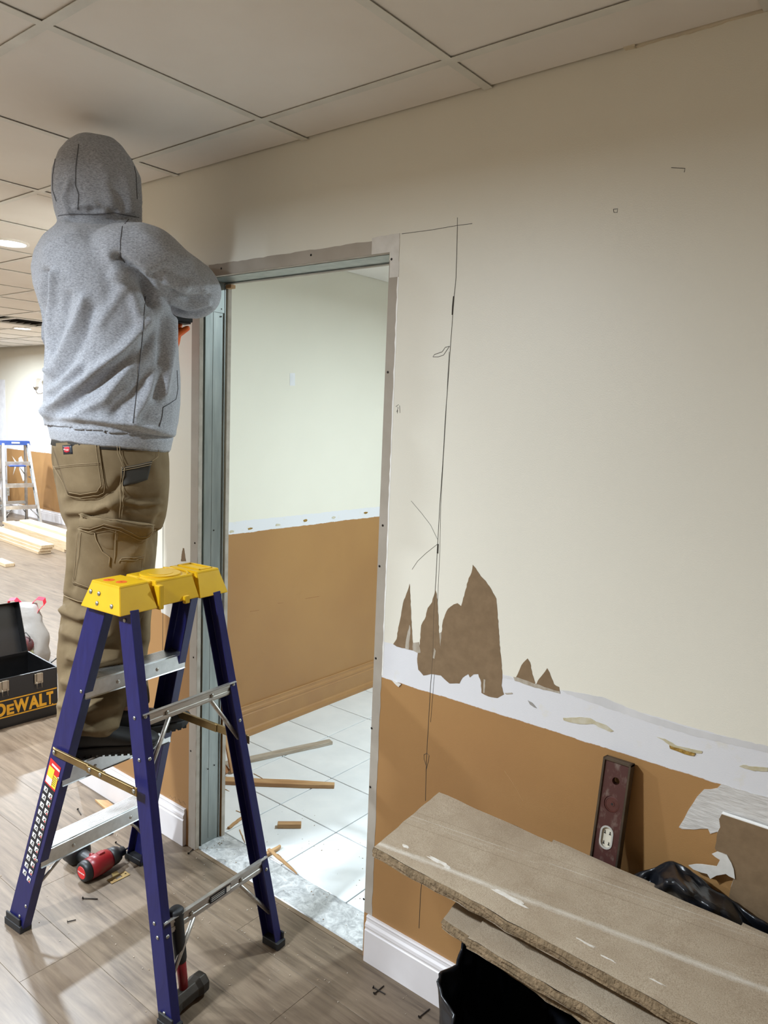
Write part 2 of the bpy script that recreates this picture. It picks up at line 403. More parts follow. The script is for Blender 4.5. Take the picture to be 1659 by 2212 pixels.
# floor : base and planks one by one
fb = MB(); fb.box((XFAR, YN, -.06), (XR, 0.012, -.006)); fb.box((XFAR, .012, -.06), (XL, YF, -.006))
floor = struct('floor', fb, MAT_GAP, 'greyish wood-look plank floor with construction dust')
PL, PWD, G = 1.22, .184, .0007
plank_me = MB().box((0, 0, -.006), (PL-G, PWD-G, 0)).mesh('plank', MAT_FLOOR, bevel=.0005)
rest = MB(); rr = random.Random(3)
def inview(pts, m=60):
    for p in pts:
        q = pj(p)
        if q and -m < q[0] < PW+m and -m < q[1] < PH+m: return True
    return False
row = 0; y = YN
while y < YF-.01:
    y1 = min(y+PWD, YF); x = XFAR + rr.random()*PL - PL
    xmax = XR if y1 <= .012 else (XL if y > -.01 else XR)
    while x < xmax:
        xa, xb = max(x, XFAR), min(x+PL, xmax)
        yy1 = y1
        if y < .012 < y1 and xa > XL-.001: yy1 = .012
        if xb-xa > .02:
            full = (xb-xa > PL-.001) and (yy1-y > PWD-.001)
            smp = [V((xa+(xb-xa)*i/6, y+(yy1-y)*j/2, 0)) for i in range(7) for j in range(3)]
            if inview(smp, 30):
                if full: o = link('plank', plank_me, floor)
                else: o = link('plank', MB().box((0, 0, -.006), (xb-xa-G, yy1-y-G, 0)).mesh('plank', MAT_FLOOR, bevel=.0005), floor)
                o.location = (xa, y, 0)
            else: rest.box((xa, y, -.006), (xb-G, yy1-G, 0))
        x += PL
    y += PWD; row += 1
tag(rest.build('plank_field', MAT_FLOOR, floor), kind='stuff')

# hall floor of white tiles
ft = struct('floor_tiled', MB().box((XS, .15, -.06), (XR, YF, -.004)), MAT_GROUT, 'white square floor tiles with dark grout in the hall beyond the doorway')
TP, TQ = .3185, .317; tile_me = MB().box((-TP/2+.0022, -TQ/2+.0022, -.006), (TP/2-.0022, TQ/2-.0022, .001)).mesh('tile', MAT_TILE, bevel=.0015)
trest = MB()
i = -4
for i in range(-4, 12):
    for j in range(-1, 10):
        x0, x1 = -.585+i*TP, -.585+(i+1)*TP; y0, y1 = .450+j*TQ, .450+(j+1)*TQ
        xa, xb, ya, yb = max(x0, XS), min(x1, XR), max(y0, .152), min(y1, YF)
        if xb-xa < .02 or yb-ya < .02: continue
        if inview([V((xa+(xb-xa)*a/3, ya+(yb-ya)*b/3, 0)) for a in range(4) for b in range(4)], 10) and xa < .2:
            if xa == x0 and xb == x1 and ya == y0 and yb == y1:
                o = link('tile', tile_me, ft); o.location = ((x0+x1)/2, (y0+y1)/2, 0)
            else:
                o = MB().box((xa+.0022, ya+.0022, -.006), (xb-.0022, yb-.0022, .001)).build('tile', MAT_TILE, ft, bevel=.0015)
        else: trest.box((xa+.002, ya+.002, -.006), (xb-.002, yb-.002, .001))
tag(trest.build('tile_field', MAT_TILE, ft), kind='stuff')
# marble threshold
th = MB().box((XD0-.012, .014, -.03), (XD1+.01, .150, .004))
struct('trim_1', th, MAT_MARBLE, 'grey veined marble threshold slab in the doorway', .003)
struct('trim_2', MB().box((XD0-.02, -.002, -.02), (XD1+.01, .0135, .0015)), M('raw_floor_edge', (112, 94, 74), .85, bmp=.4, bs=100), 'raw cut plank edge along the marble threshold')

# ceiling : grid runners and lay-in tiles
ceil = sroot('ceiling', 'suspended ceiling of square lay-in tiles in an enamelled grid')
AX, AY = .6235, .614; X1, Y1 = -.395, -.171; FW = .012
slab = MB().box((XFAR, YN, ZTOP), (XR, YF, ZTOP+.08)); slab.build('deck', MAT_PLENUM, ceil)
def region_ok(xa, xb, ya, yb):        # plan of the big room, not the hall
    return ya < -.005 or xb <= XL+.3
tile_c = MB().box((0, 0, 0), (AX-2*.0035, AY-2*.0035, .012)).mesh('ceiling_tile', MAT_CEIL, bevel=.001)
crest = MB(); rr = random.Random(5)
holes = [(-6.35, 2.09)]
xs = [X1+AX*k for k in range(-21, 6)]; ys = [Y1+AY*k for k in range(-8, 7)]
for ix in range(len(xs)-1):
    for iy in range(len(ys)-1):
        x0, x1, y0, y1 = xs[ix], xs[ix+1], ys[iy], ys[iy+1]
        xa, xb, ya, yb = max(x0, XFAR), min(x1, XR), max(y0, YN), min(y1, YF)
        if xb-xa < .03 or yb-ya < .03: continue
        parts = []
        if yb <= 0.001 or xb <= XL: parts = [(xa, xb, ya, yb)]
        elif ya < 0 and xa >= XL: parts = [(xa, xb, ya, -.004)]
        elif ya < 0: parts = [(xa, XL-.004, ya, yb), (XL-.004, xb, ya, -.004)] if xb > XL else [(xa, xb, ya, yb)]
        elif xa < XL: parts = [(xa, XL-.004, ya, yb)]
        for (a, b, c, d) in parts:
            if b-a < .03 or d-c < .03: continue
            if a < -6.35 < b and c < 2.09 < d: continue        # open bay where the air grille hangs
            z = ZC+.0035+rr.random()*.0012
            if inview([V((a+(b-a)*i/4, c+(d-c)*j/4, ZC)) for i in range(5) for j in range(5)], 20):
                if (a, b, c, d) == (x0, x1, y0, y1): o = link('ceiling_tile', tile_c, ceil)
                else: o = MB().box((0, 0, 0), (b-a-.007, d-c-.007, .012)).build('ceiling_tile', MAT_CEIL, ceil, bevel=.001)
                o.location = (a+.0035, c+.0035, z)
            else: crest.box((a+.0035, c+.0035, z), (b-.0035, d-.0035, z+.012))
tag(crest.build('ceiling_tile_field', MAT_CEIL, ceil), kind='stuff')
def tee(a, b, up=.03):
    a, b = V(a), V(b); d = (b-a).normalized(); s = V((-d.y, d.x, 0)); m = MB()
    c = (a+b)/2; h = (b-a)/2
    m.obox(c+V((0,0,.0006)), h, s*FW, V((0,0,.0006))); m.obox(c+V((0,0,up/2+.001)), h, s*.0012, V((0,0,up/2)))
    return m
trest = MB()
for yy in ys:
    if not YN < yy < YF: continue
    xe = XR if yy < 0 else XL-.002
    a, b = V((XFAR, yy, ZC)), V((xe, yy, ZC))
    m = tee(a, b)
    if yy > -3.2: m.build('main_runner', MAT_TEE, ceil)
    else: trest.v += []; trest.add(m.v, m.f)
for xx_ in xs:
    for iy in range(len(ys)-1):
        ya, yb = max(ys[iy], YN), min(ys[iy+1], YF)
        if xx_ > XL: yb = min(yb, -.003)
        if yb-ya < .03 or not XFAR < xx_ < XR: continue
        m = tee(V((xx_, ya+FW, ZC)), V((xx_, yb-(FW if yb == ys[iy+1] else 0), ZC)))
        if inview([V((xx_, ya+(yb-ya)*k/4, ZC)) for k in range(5)], 20): m.build('cross_runner', MAT_TEE, ceil)
        else: trest.add(m.v, m.f)
tag(trest.build('runner_field', MAT_TEE, ceil), kind='stuff')
# hall ceiling
hc = sroot('ceiling_hall', 'hall ceiling with lay-in tiles beyond the doorway')
MB().box((XS, TW, ZTOP), (XR, YF, ZTOP+.08)).build('deck', MAT_PLENUM, hc)
for k in range(-1, 6):
    for j in range(0, 6):
        a, b, c, d = max(XS, XS-.19+k*.62), min(XR, XS-.19+(k+1)*.62), TW+max(0, -.13+j*.62), min(YF, TW-.13+(j+1)*.62)
        if b-a < .03 or d-c < .03: continue
        o = MB().box((0, 0, 0), (b-a-.007, d-c-.007, .012)).build('ceiling_tile', MAT_CEIL, hc); o.location = (a+.0035, c+.0035, ZC2+.005)
for k in range(0, 7):
    x = XS-.19+k*.62
    if x > XS+.02 and x < XR: tee((x, TW, ZC2), (x, YF, ZC2)).build('main_runner', MAT_TEE, hc)
for j in range(0, 6):
    yy = TW-.13+j*.62
    if yy > TW+.02 and yy < YF: tee((XS, yy, ZC2), (XR, yy, ZC2)).build('cross_runner', MAT_TEE, hc)

# baseboards with a moulded profile
def baseboard(name, a, b, nrm, h, t, mat, label, extra=False):
    a, b, nrm = V(a), V(b), V(nrm)
    prof = [(0, 0), (t, 0), (t, h*.70), (t*.80, h*.72), (t*.80, h*.75), (t*.95, h*.78), (t*.85, h*.84), (t*.55, h*.88), (t*.5, h*.94), (t*.62, h*.97), (t*.45, h), (0, h)]
    if extra: prof = [(0, 0), (t*1.9, 0), (t*1.9, h*.10), (t*1.5, h*.2), (t, h*.24)]+prof[2:]
    m = MB(); m.loft([[p+nrm*u+V((0,0,z)) for u, z in prof] for p in (a, b)])
    return struct(name, m, mat, label)
br = baseboard('baseboard_right', (-.045, 0, .001), (XR, 0, .001), (0,-1,0), .145, .016, MAT_BASE, 'white moulded baseboard right of the doorway under orange wall')
bl = baseboard('baseboard_left', (XL-.016, 0, .001), (-.945, 0, .001), (0,-1,0), .145, .016, MAT_BASE, 'white moulded baseboard left of the doorway behind the stepladder')
baseboard('baseboard_partition', (XL, -.016, .001), (XL, YF, .001), (-1,0,0), .145, .016, MAT_BASE, 'white baseboard of the partition')
baseboard('baseboard_far', (XFAR, YF, .001), (XL-.016, YF, .001), (0,-1,0), .15, .016, MAT_BASE, 'white baseboard of the far wall behind lumber')
baseboard('baseboard_hall', (XS, TW+.001, .001), (XS, YF, .001), (1,0,0), .16, .014, MAT_OBASE, 'orange painted moulded baseboard along hall side wall', True)
# pencilled scribble on the left baseboard
sc_ = [(365, 1722), (368, 1718), (372, 1726), (378, 1721), (380, 1731), (386, 1727), (390, 1735), (396, 1731), (401, 1739)]
MB().tube([wl(u, v, -.0166) for u, v in sc_], .0004, 4).build('pencil_scribble', MAT_PENCIL, bl)

# wall strips and marks: layers of paint, paper and filler
def rag(pts, amp=3, n=3, seed=1, closed=True):
    r = random.Random(seed); out = []
    for i, p in enumerate(pts if closed else pts[:-1]):
        q = pts[(i+1) % len(pts)]; L = math.hypot(q[0]-p[0], q[1]-p[1]); k = max(1, int(L/(amp*3)))
        for j in range(k):
            t = j/k; out.append((p[0]+(q[0]-p[0])*t+(r.uniform(-amp, amp) if j else 0)*.35, p[1]+(q[1]-p[1])*t+(r.uniform(-amp, amp) if j else 0)*.35))
    return out
def z6(l): return [(780+u/3.19, 1180+v/3.19) for u, v in l]
def z7(l): return [(1100+u/2.968, 1500+v/2.968) for u, v in l]
def rect_on_wall(name, x0, x1, z0, z1, mat, d=.0007, rg=.003, seed=1, parent=wall):
    r = random.Random(seed); pts = []
    n = max(2, int(abs(z1-z0)/.02)); k = max(2, int(abs(x1-x0)/.02))
    for i in range(k): pts.append((x0+(x1-x0)*i/k, z0))
    for i in range(n): pts.append((x1+r.uniform(-rg, rg)*.5, z0+(z1-z0)*i/n))
    for i in range(k): pts.append((x1+(x0-x1)*i/k, z1+r.uniform(-rg, rg)*.5))
    for i in range(n): pts.append((x0, z1+(z0-z1)*i/n))
    me = curve_mesh([pts], d)
    for v in me.vertices: v.co = V((v.co.x, -v.co.z, v.co.y))
    me.materials.clear(); me.materials.append(mat); return link(name, me, parent)
rect_on_wall('bare_strip', XD1, -.031, .146, 2.066, MAT_STRIP, seed=2)
me_ = rect_on_wall('bare_strip', -.93, XD0, .002, 2.09, MAT_STRIP, seed=3)
rect_on_wall('bare_strip', XD0-.03, -.10, ZD, 2.125, MAT_STRIP, seed=4)
rect_on_wall('plaster_smear', -.125, -.029, ZD, 2.132, MAT_PLASTER, .0012, .006, 5)
rect_on_wall('plaster_smear', -.058, -.028, 2.02, 2.09, MAT_PLASTER, .0011, .004, 6)
rect_on_wall('plaster_smear', -.925, -.84, 2.10, 2.128, MAT_PLASTER, .0011, .004, 8)
# white paint line beside the bare strip
rect_on_wall('white_paint_edge', -.033, -.026, .9, 2.06, M('white_paint', (238, 236, 230), .5), .0005, .002, 7)
T1 = z6([(335,258),(345,480),(352,600),(357,660),(358,718),(245,690),(222,674),(245,640),(262,540),(290,390),(320,310)])
T2 = z6([(512,298),(522,330),(530,430),(538,600),(556,590),(562,530),(580,470),(600,430),(640,400),(665,392),(690,412),(700,380),(715,320),(742,220),(762,180),(770,128),(790,150),(825,205),(860,240),(900,300),(932,360),(940,450),(950,600),(958,720),(970,820),(975,900),(968,960),(985,1020),(940,1045),(880,1035),(830,1010),(828,940),(808,880),(775,882),(750,903),(740,880),(700,905),(678,945),(610,945),(575,915),(550,890),(480,880),(430,890),(395,850),(388,800),(392,735),(411,733),(404,690),(415,545),(440,500),(460,425),(490,385)])
T3 = z6([(1148,773),(1165,800),(1180,880),(1200,940),(1195,970),(1060,920),(1080,880),(1105,820)])
T4 = z6([(1283,840),(1300,870),(1330,950),(1365,970),(1372,1010),(1260,985),(1200,960),(1230,910)])
for i, T in enumerate((T1, T2, T3, T4)): wall_poly(rag(T, 2, seed=i), 'torn_paper_patch', MAT_KRAFT, wall, .0008)
wall_poly(rag(z6([(335,540),(342,560),(336,640),(330,712),(306,706),(312,640),(322,590)]), 2, seed=11), 'torn_fringe', MAT_TORN, wall, .0010)
wall_poly(rag(z6([(358,665),(400,660),(404,690),(411,733),(392,735),(358,718)]), 2, seed=12), 'torn_fringe', MAT_TORN, wall, .0010)
wall_poly(rag(z6([(540,600),(556,590),(548,690),(544,660)]), 2, seed=13), 'torn_fringe', MAT_TORN, wall, .0010)
wall_poly(rag(z6([(846,915),(858,920),(852,1010),(842,1008)]), 2, seed=14), 'torn_fringe', MAT_TORN, wall, .0010)
wall_poly(rag(z6([(1050,900),(1110,915),(1190,945),(1260,968),(1370,1000),(1372,1014),(1195,972),(1060,926)]), 3, seed=15), 'torn_fringe', MAT_TORN, wall, .0012)
wall_poly(rag(z6([(505,700),(516,720),(508,775),(496,770)]), 1, seed=16), 'torn_fringe', MAT_TORN, wall, .0010)
# grey primer band along the upper strip edge
wall_poly(rag(z6([(975,880),(1040,905),(1048,918),(975,908)])+[], 2, seed=17), 'primer_band', M('grey_primer', (206, 204, 203), .7), wall, .0005)
wall_poly(rag([(1212,1490),(1300,1505),(1400,1545),(1500,1575),(1659,1612),(1659,1626),(1500,1590),(1400,1560),(1300,1525),(1225,1499)], 3, seed=18), 'primer_band', M('grey_primer', (206, 204, 203), .7), wall, .0005)
# torn white corner over the orange, glue smears on the strip
wall_poly(z6([(215,922),(280,948),(262,968),(245,955)]), 'paper_curl', MAT_PLASTER, wall, .003)
wall_poly(rag(z7([(345,150),(390,148),(450,145),(520,152),(560,175),(620,195),(670,235),(650,240),(590,215),(540,188),(470,190),(400,180),(350,165)]), 2, seed=19), 'glue_smear', MAT_GLUE, wall, .0012)
wall_poly(rag(z7([(945,272),(1000,285),(1080,330),(1240,365),(1235,378),(1150,372),(1040,335),(990,295)]), 2, seed=20), 'glue_smear', MAT_GLUE, wall, .0010)
wall_poly(rag(z7([(1028,325),(1060,338),(1110,350),(1195,378),(1185,392),(1120,378),(1080,362),(1032,345)]), 3, seed=21), 'amber_glue_smear', MAT_AMBER, wall, .0025)
wall_poly(rag(z7([(1475,460),(1500,450),(1560,462),(1659,470),(1659,492),(1570,490),(1500,470)]), 2, seed=22), 'glue_smear', MAT_GLUE, wall, .0012)
wall_poly(rag(z7([(120,38),(150,55),(178,88),(160,82),(135,65)]), 1, seed=23), 'glue_smear', M('grey_chip', (150, 145, 138), .7), wall, .0012)
wall_poly(rag(z6([(990,1010),(1040,1008),(1046,1016),(1000,1020)]), 1, seed=24), 'glue_smear', MAT_TORN, wall, .0012)
# combed filler patch at the right
GP = z7([(1362,573),(1335,600),(1250,608),(1205,655),(1150,740),(1120,800),(1088,850),(1110,862),(1275,860),(1290,892),(1330,880),(1420,900),(1700,960),(1700,670),(1480,612)])
wall_poly(rag(GP, 4, seed=25), 'filler_patch', M('combed_filler', (214, 210, 205), .8, 0, (196, 191, 185), 26, sc=(1, 1, 5), bmp=.9, bs=36, bd=.003), wall, .0015)
# left stub: torn spikes, filler and adhesive behind the ladder
def q4(l): return [(300+u/6.145, 1100+v/6.145) for u, v in l]
wall_poly(rag(q4([(585,515),(602,520),(612,600),(625,690),(560,690),(575,560)]), 1, seed=31), 'torn_paper_patch', MAT_KRAFT, wall, .0008)
wall_poly(rag(q4([(190,1150),(235,1160),(225,1280),(208,1240)]), 1, seed=32), 'torn_paper_patch', MAT_KRAFT, wall, .0010)
wall_poly(rag(q4([(150,1250),(290,1290),(300,1370),(350,1395),(430,1455),(470,1370),(500,1300),(560,1100),(560,880),(150,820)]), 2, seed=33), 'white_strip_patch', MAT_PLASTER, wall, .0006)
wall_poly(rag(q4([(385,1190),(410,1150),(470,1140),(508,1175),(500,1230),(450,1252),(400,1235)]), 1, seed=34), 'glue_smear', MAT_GLUE, wall, .004)
MB().tube([wl(u, v, -.0005) for u, v in ((352, 1135), (352, 1300), (351, 1420))], .0009, 4).build('pencil_line', MAT_PENCIL, wall)
# pencil lines
def pencil(pts, r=.0007, name='pencil_line'):
    return MB().tube([wl(u, v, -.0004) for u, v in pts], r, 4).build(name, MAT_PENCIL, wall)
pencil([(988,490),(985,600),(981,640),(978,680),(972,760),(968,820),(962,900),(957,990),(950,1090),(945,1180),(942,1240),(937,1330),(935,1420),(930,1480),(925,1570),(921,1640),(919,1730)], .0008)
pencil([(980,640),(978,660),(977,680)], .0022)
pencil([(946,1175),(945,1195)], .0025)
pencil([(916,1850),(908,1935),(905,2005)], .0009)
pencil([(970,760),(964,880),(957,1000),(952,1090),(950,1190),(945,1300),(941,1380),(938,1460),(930,1560)], .0005)
pencil([(868,505),(930,497),(988,487),(1020,483)], .0006)
pencil([(988,470),(988,492)], .0006)
pencil([(971,748),(966,755),(958,767),(946,771),(935,771),(938,766),(955,760),(962,750),(971,748)], .0007)
pencil([(888,1082),(910,1108),(930,1134),(945,1165)], .0005)
pencil([(944,1176),(920,1195),(902,1212),(890,1230)], .0005)
pencil([(921,1655),(916,1640),(916,1630),(922,1627),(927,1632),(925,1645),(920,1665)], .0007)
pencil([(1450,362),(1480,364),(1478,372)], .0006)
pencil([(857,890),(860,880),(855,878),(861,874)], .0006); pencil([(864,892),(863,876)], .0006); pencil([(858,893),(859,886)], .0006)
pencil([(1325,452),(1334,451),(1333,459),(1326,459),(1325,452)], .0006)
# scratches on the orange
for a in ([(1090,1665),(1110,1695),(1130,1730)],):
    MB().tube([wl(u, v, -.0002) for u, v in a], .0007, 4).build('scratch', M('pale_scratch', (182, 142, 96), .6), wall)
# screw heads left in the bare strips
sm_ = MB().lathe([(.0001, 0), (.0034, .0002), (.0034, .0010), (.0018, .0014), (.0001, .0008)], (0,0,0), 12, (0,-1,0)).mesh('screw_head', MAT_SCREW, smooth=True)
for u, v in ((846,560),(838,804),(827,1135),(820,1223),(812,1422),(803,1573),(800,1700),(786,1942),(672,551),(478,580),(421,1173),(418,1420),(412,1622)):
    o = link('screw_head', sm_, wall); o.location = wl(u, v, -.0006)
# ragged filler lip where wall meets ceiling
lip = [(1347,96),(1376,90),(1440,76),(1520,54),(1600,30),(1659,12),(1659,24),(1600,40),(1520,64),(1490,74),(1440,84),(1400,96),(1375,104),(1350,108)]
wall_poly(rag(lip, 4, seed=41), 'filler_lip', M('lip_filler', (206, 194, 172), .8, bmp=.5, bs=60), wall, .006)
wall_poly(rag([(1346,98),(1372,92),(1376,104),(1352,110)], 2, seed=42), 'filler_lip', M('lip_filler', (206, 194, 172), .8), wall, .012)

# cut drywall edges lining the opening
MAT_EDGE = M('cut_drywall_edge', (190, 181, 168), .85, 0, (168, 158, 144), 20, bmp=.3, bs=120)
for (ya, yb_) in ((.0002, .0158), (.1222, TW-.0002)):
    MB().box((XD0-.0004, ya, .004), (XD0+.0008, yb_, ZD)).build('drywall_edge', MAT_EDGE, wall)
    MB().box((XD1-.0008, ya, .004), (XD1+.0004, yb_, ZD)).build('drywall_edge', MAT_EDGE, wall)
    MB().box((XD0, ya, ZD-.0008), (XD1, yb_, ZD+.0004)).build('drywall_edge', MAT_EDGE, wall)
# steel framing of the opening
fr = sroot('door_1', 'open doorway lined with bare galvanised steel studs')
m = MB(); m.box((XD0-.010, .030, .004), (XD0-.0085, .114, ZD-.002)); m.box((XD0-.010, .0290, .004), (XD0-.004, .032, ZD-.002)); m.box((XD0-.0124, .016, .004), (XD0-.0115, .030, ZD-.002)); m.box((XD0-.010, .112, .004), (XD0-.004, .1155, ZD-.002))
m.obox((XD0-.0080, .069, 1.05), (.0005, 0, 0), (0, .004, 0), (0, 0, 1.03)); m.build('jamb_stud', MAT_ZINC, fr)
m = MB(); m.box((XD0-.0065, .027, 1.985), (XD0-.0055, .111, ZD-.001)); pl_ = m.build('track_tab', MAT_ZINC, fr)
for z, y in ((1.998, .098), (1.972, .098), (1.21, .075), (.30, .06), (.305, .09)):
    MB().lathe([(.0001, 0), (.003, .0002), (.0025, .0008), (.0001, .0009)], (XD0-.006, y, z), 10, (1,0,0)).build('stud_hole', MAT_SCREW, fr)
m = MB(); m.box((XD1+.0085, .024, .004), (XD1+.010, .114, ZD-.002)); m.build('jamb_stud', MAT_ZINC, fr)
m = MB(); m.box((XD0-.008, .022, ZD+.002), (XD1+.008, .116, ZD+.0035)); m.box((XD0-.008, .021, ZD-.001), (XD1+.008, .0225, ZD+.007)); m.box((XD0-.008, .1155, ZD-.001), (XD1+.008, .117, ZD+.007))
m.build('header_track', MAT_ZINC, fr)
MB().box((XD0+.001, .110, ZD-.018), (XD0+.030, .130, ZD-.006)).build('wood_shim', MAT_LATH, fr)

# rub marks on the hall wall
for (u, v) in ((628, 808), (633, 808), (628, 822), (633, 830)):
    MB().lathe([(.0001, 0), (.004, .0003), (.0001, .0006)], xx(u, v, XS), 8, (1,0,0)).build('anchor_hole', M('blue_anchor', (120, 140, 170), .6), side)
ap = [xx(u, v, XS+.0005) for u, v in ((626,806),(637,806),(637,833),(626,833))]
MB().prism(ap, (.0008, 0, 0)).build('unpainted_patch', M('unpainted_white', (224, 223, 225), .6), side)
for (a, b) in (((560,1318),(540,1321)),((690,1288),(660,1293)),((612,1302),(600,1303))):
    MB().tube([xx(*a, XS+.0003), xx(*b, XS+.0003)], .0012, 4).build('scuff', M('brown_scuff', (150, 104, 62), .7), side)
gl = [(500,1152),(540,1146),(600,1138),(660,1128),(720,1122),(790,1112)]
for i, (u, v) in enumerate(gl):
    q = xx(u, v-4, XS); pts = [(math.cos(a)*(.012+.01*random.random()), math.sin(a)*(.004+.005*random.random())) for a in (k*.7 for k in range(9))]
    MB().prism([V((XS+.0004, q.y+a, q.z+b)) for a, b in pts], (.0012, 0, 0)).build('glue_dab', MAT_AMBER if i % 2 else MAT_GLUE, side)

# far wall: white primed panels, outlets, sconce
def onfar(u, v): return wl(u, v, YF)
pw_ = M('primer_white', (224, 223, 225), .6)
a, b = onfar(-400, 840), onfar(17, 1085)
MB().box((XFAR+.1, YF-.0012, .15), (b.x, YF+.001, 1.98)).build('white_primer_field', pw_, farw)
a, b = onfar(73, 832), onfar(140, 974)
MB().box((a.x, YF-.0014, b.z), (b.x+.3, YF+.001, a.z)).build('white_primer_panel', pw_, farw)
for pts in ([(26,985),(33,1000),(28,1027),(38,1000)], [(40,990),(46,985),(56,1010),(58,1030),(50,1040),(42,1015)]):
    MB().prism([wl(u, v, YF-.0005) for u, v in pts], (0, -.001, 0)).build('torn_paper_patch', MAT_PLASTER, farw)
# ================================================================== LAMPS
def lamp(x, y, z, energy, col, lens, label, group, r=.078, sfx=''):
    sfx = '_'+sfx if sfx else ''
    t = thing('recessed_light'+sfx, label, 'ceiling light', (x, y, z), 0, group)
    m = MB().lathe([(r+.016, .007), (r+.016, -.004), (r+.008, -.008), (r, -.006), (r, .007)], n=32); m.build('trim_ring', MAT_TRIMR, t, smooth=False)
    MB().lathe([(.0001, -.0055), (r-.001, -.0055), (r-.001, -.003), (.0001, -.003)], n=32).build('lens'+sfx, lens, t)
    ld = bpy.data.lights.new('lamp'+sfx, 'AREA'); ld.shape = 'DISK'; ld.size = 2*r; ld.energy = energy; ld.color = col; ld.spread = math.radians(172)
    lo = bpy.data.objects.new('lamp'+sfx, ld); COL.objects.link(lo); lo.parent = t; lo.location = (0, 0, -.009)
    return t
for i, (x, y, sfx_) in enumerate(LAMPS):
    lab = {0: 'round recessed ceiling light glowing beside the worker\'s shoulder', 1: 'distant round recessed ceiling light next to the open ceiling bay'}.get(i, 'round recessed ceiling light elsewhere in the room')
    lamp(x, y, ZC+.0002, MAIN_W, WARM, MAT_LENS, lab, 'recessed ceiling lights', sfx=sfx_)
lamp(.25, 1.5, ZC2+.0002, COOL_W, COOL, MAT_LENSC, 'cool white recessed light in the hall ceiling', None, sfx='hall_offscreen')
# far wall fixtures
t = thing('wall_sconce', 'frosted bell shade wall sconce with nickel arm on far wall', 'wall lamp', onfar(96, 832))
k = 7.6/1619
MB().lathe([(.02, -.02), (.035, 0), (.042, .06), (.05, .09), (.075, .115), (.072, .115), (.046, .09), (.038, .06), (.03, .004), (.0001, .0)], (0, -.12, -.03), 20).build('glass_shade', MAT_SHADE, t, smooth=True)
MB().lathe([(.0001, -.055), (.02, -.05), (.034, -.02), (.036, -.01), (.0001, -.01)], (0, -.12, -.02), 16).build('shade_holder', MAT_NICKEL, t, smooth=True)
MB().tube([(0, -.12, -.075), (.005, -.12, -.1), (.012, -.1, -.125), (.016, -.06, -.12), (.016, -.02, -.1), (.016, -.001, -.1)], .006, 8).build('arm', MAT_NICKEL, t, smooth=True)
MB().lathe([(.0001, .018), (.03, .014), (.045, 0), (.0001, 0)], (.016, 0, -.1), 18, (0,-1,0)).build('back_plate', MAT_NICKEL, t, smooth=True)
for (u, v, lab) in ((134, 1076, 'cream duplex outlet on orange part of far wall'), (18, 1062, 'white duplex outlet on primed part of far wall')):
    p = onfar(u, v); t = thing('wall_outlet', lab, 'outlet', p)
    MB().box((-.038, -.005, -.06), (.038, 0, .06)).build('cover_plate', MAT_CREAMP if u > 50 else MAT_WHT, t, bevel=.002)
    for dz in (-.025, .025): MB().box((-.017, -.0075, dz-.014), (.017, -.0045, dz+.014)).build('receptacle', M('receptacle_ivory', (205, 194, 168), .4), t, bevel=.002)
# hanging air grille in the open ceiling bay
vt = thing('ceiling_vent', 'dark tilted air grille hanging from open ceiling bay', 'vent', (-6.35, 2.09, ZC))
m = MB()
for s in (-1, 1): m.box((-.29, s*.27-.02, .0), (.29, s*.27+.02, .014)); m.box((s*.27-.02, -.25, .0), (s*.27+.02, .25, .014))
m.build('vent_frame', MAT_TEE, vt)
for k in range(7): MB().obox((0, -.21+k*.07, .03), (.25, 0, 0), (0, .022, .02), (0, -.001, .001)).build('louvre', MAT_BLK, vt)
# ================================================================== STEPLADDER
def lerp(a, b, t): return V(a)+(V(b)-V(a))*t
def channel(a, b, wid, dep, inward, th=.004):
    """C channel along a->b; web is wid across in the x direction, flanges reach dep towards inward(+-1 in y)"""
    a, b = V(a), V(b); d = (b-a).normalized(); y = V((0, inward, 0)); u = d.cross(y).normalized()
    if u.x < 0: u = -u
    v = (y-d*y.dot(d)).normalized(); h = wid/2
    prof = [(-h, 0), (h, 0), (h, dep), (h-th, dep), (h-th, th), (-h+th, th), (-h+th, dep), (-h, dep)]
    m = MB(); m.loft([[p+u*x+v*q for x, q in prof] for p in (a, b)]); return m, u, v, d
FT, RT = .238, .215           # half widths at the feet
def rail_pt(front, s, z):
    t = z/1.09
    if front: return V((-.362+.346*t, s*(FT+(.170-FT)*t), z))
    return V((.334+(.094-.334)*t, s*(RT+(.163-RT)*t), z))
def rivet(parent, p, n, r=.0055, mat=None):
    return MB().lathe([(.0001, .003), (r*.6, .0026), (r, .001), (r, -.001)], p, 12, n).build('rivet', mat or MAT_RIVET, parent, smooth=True)
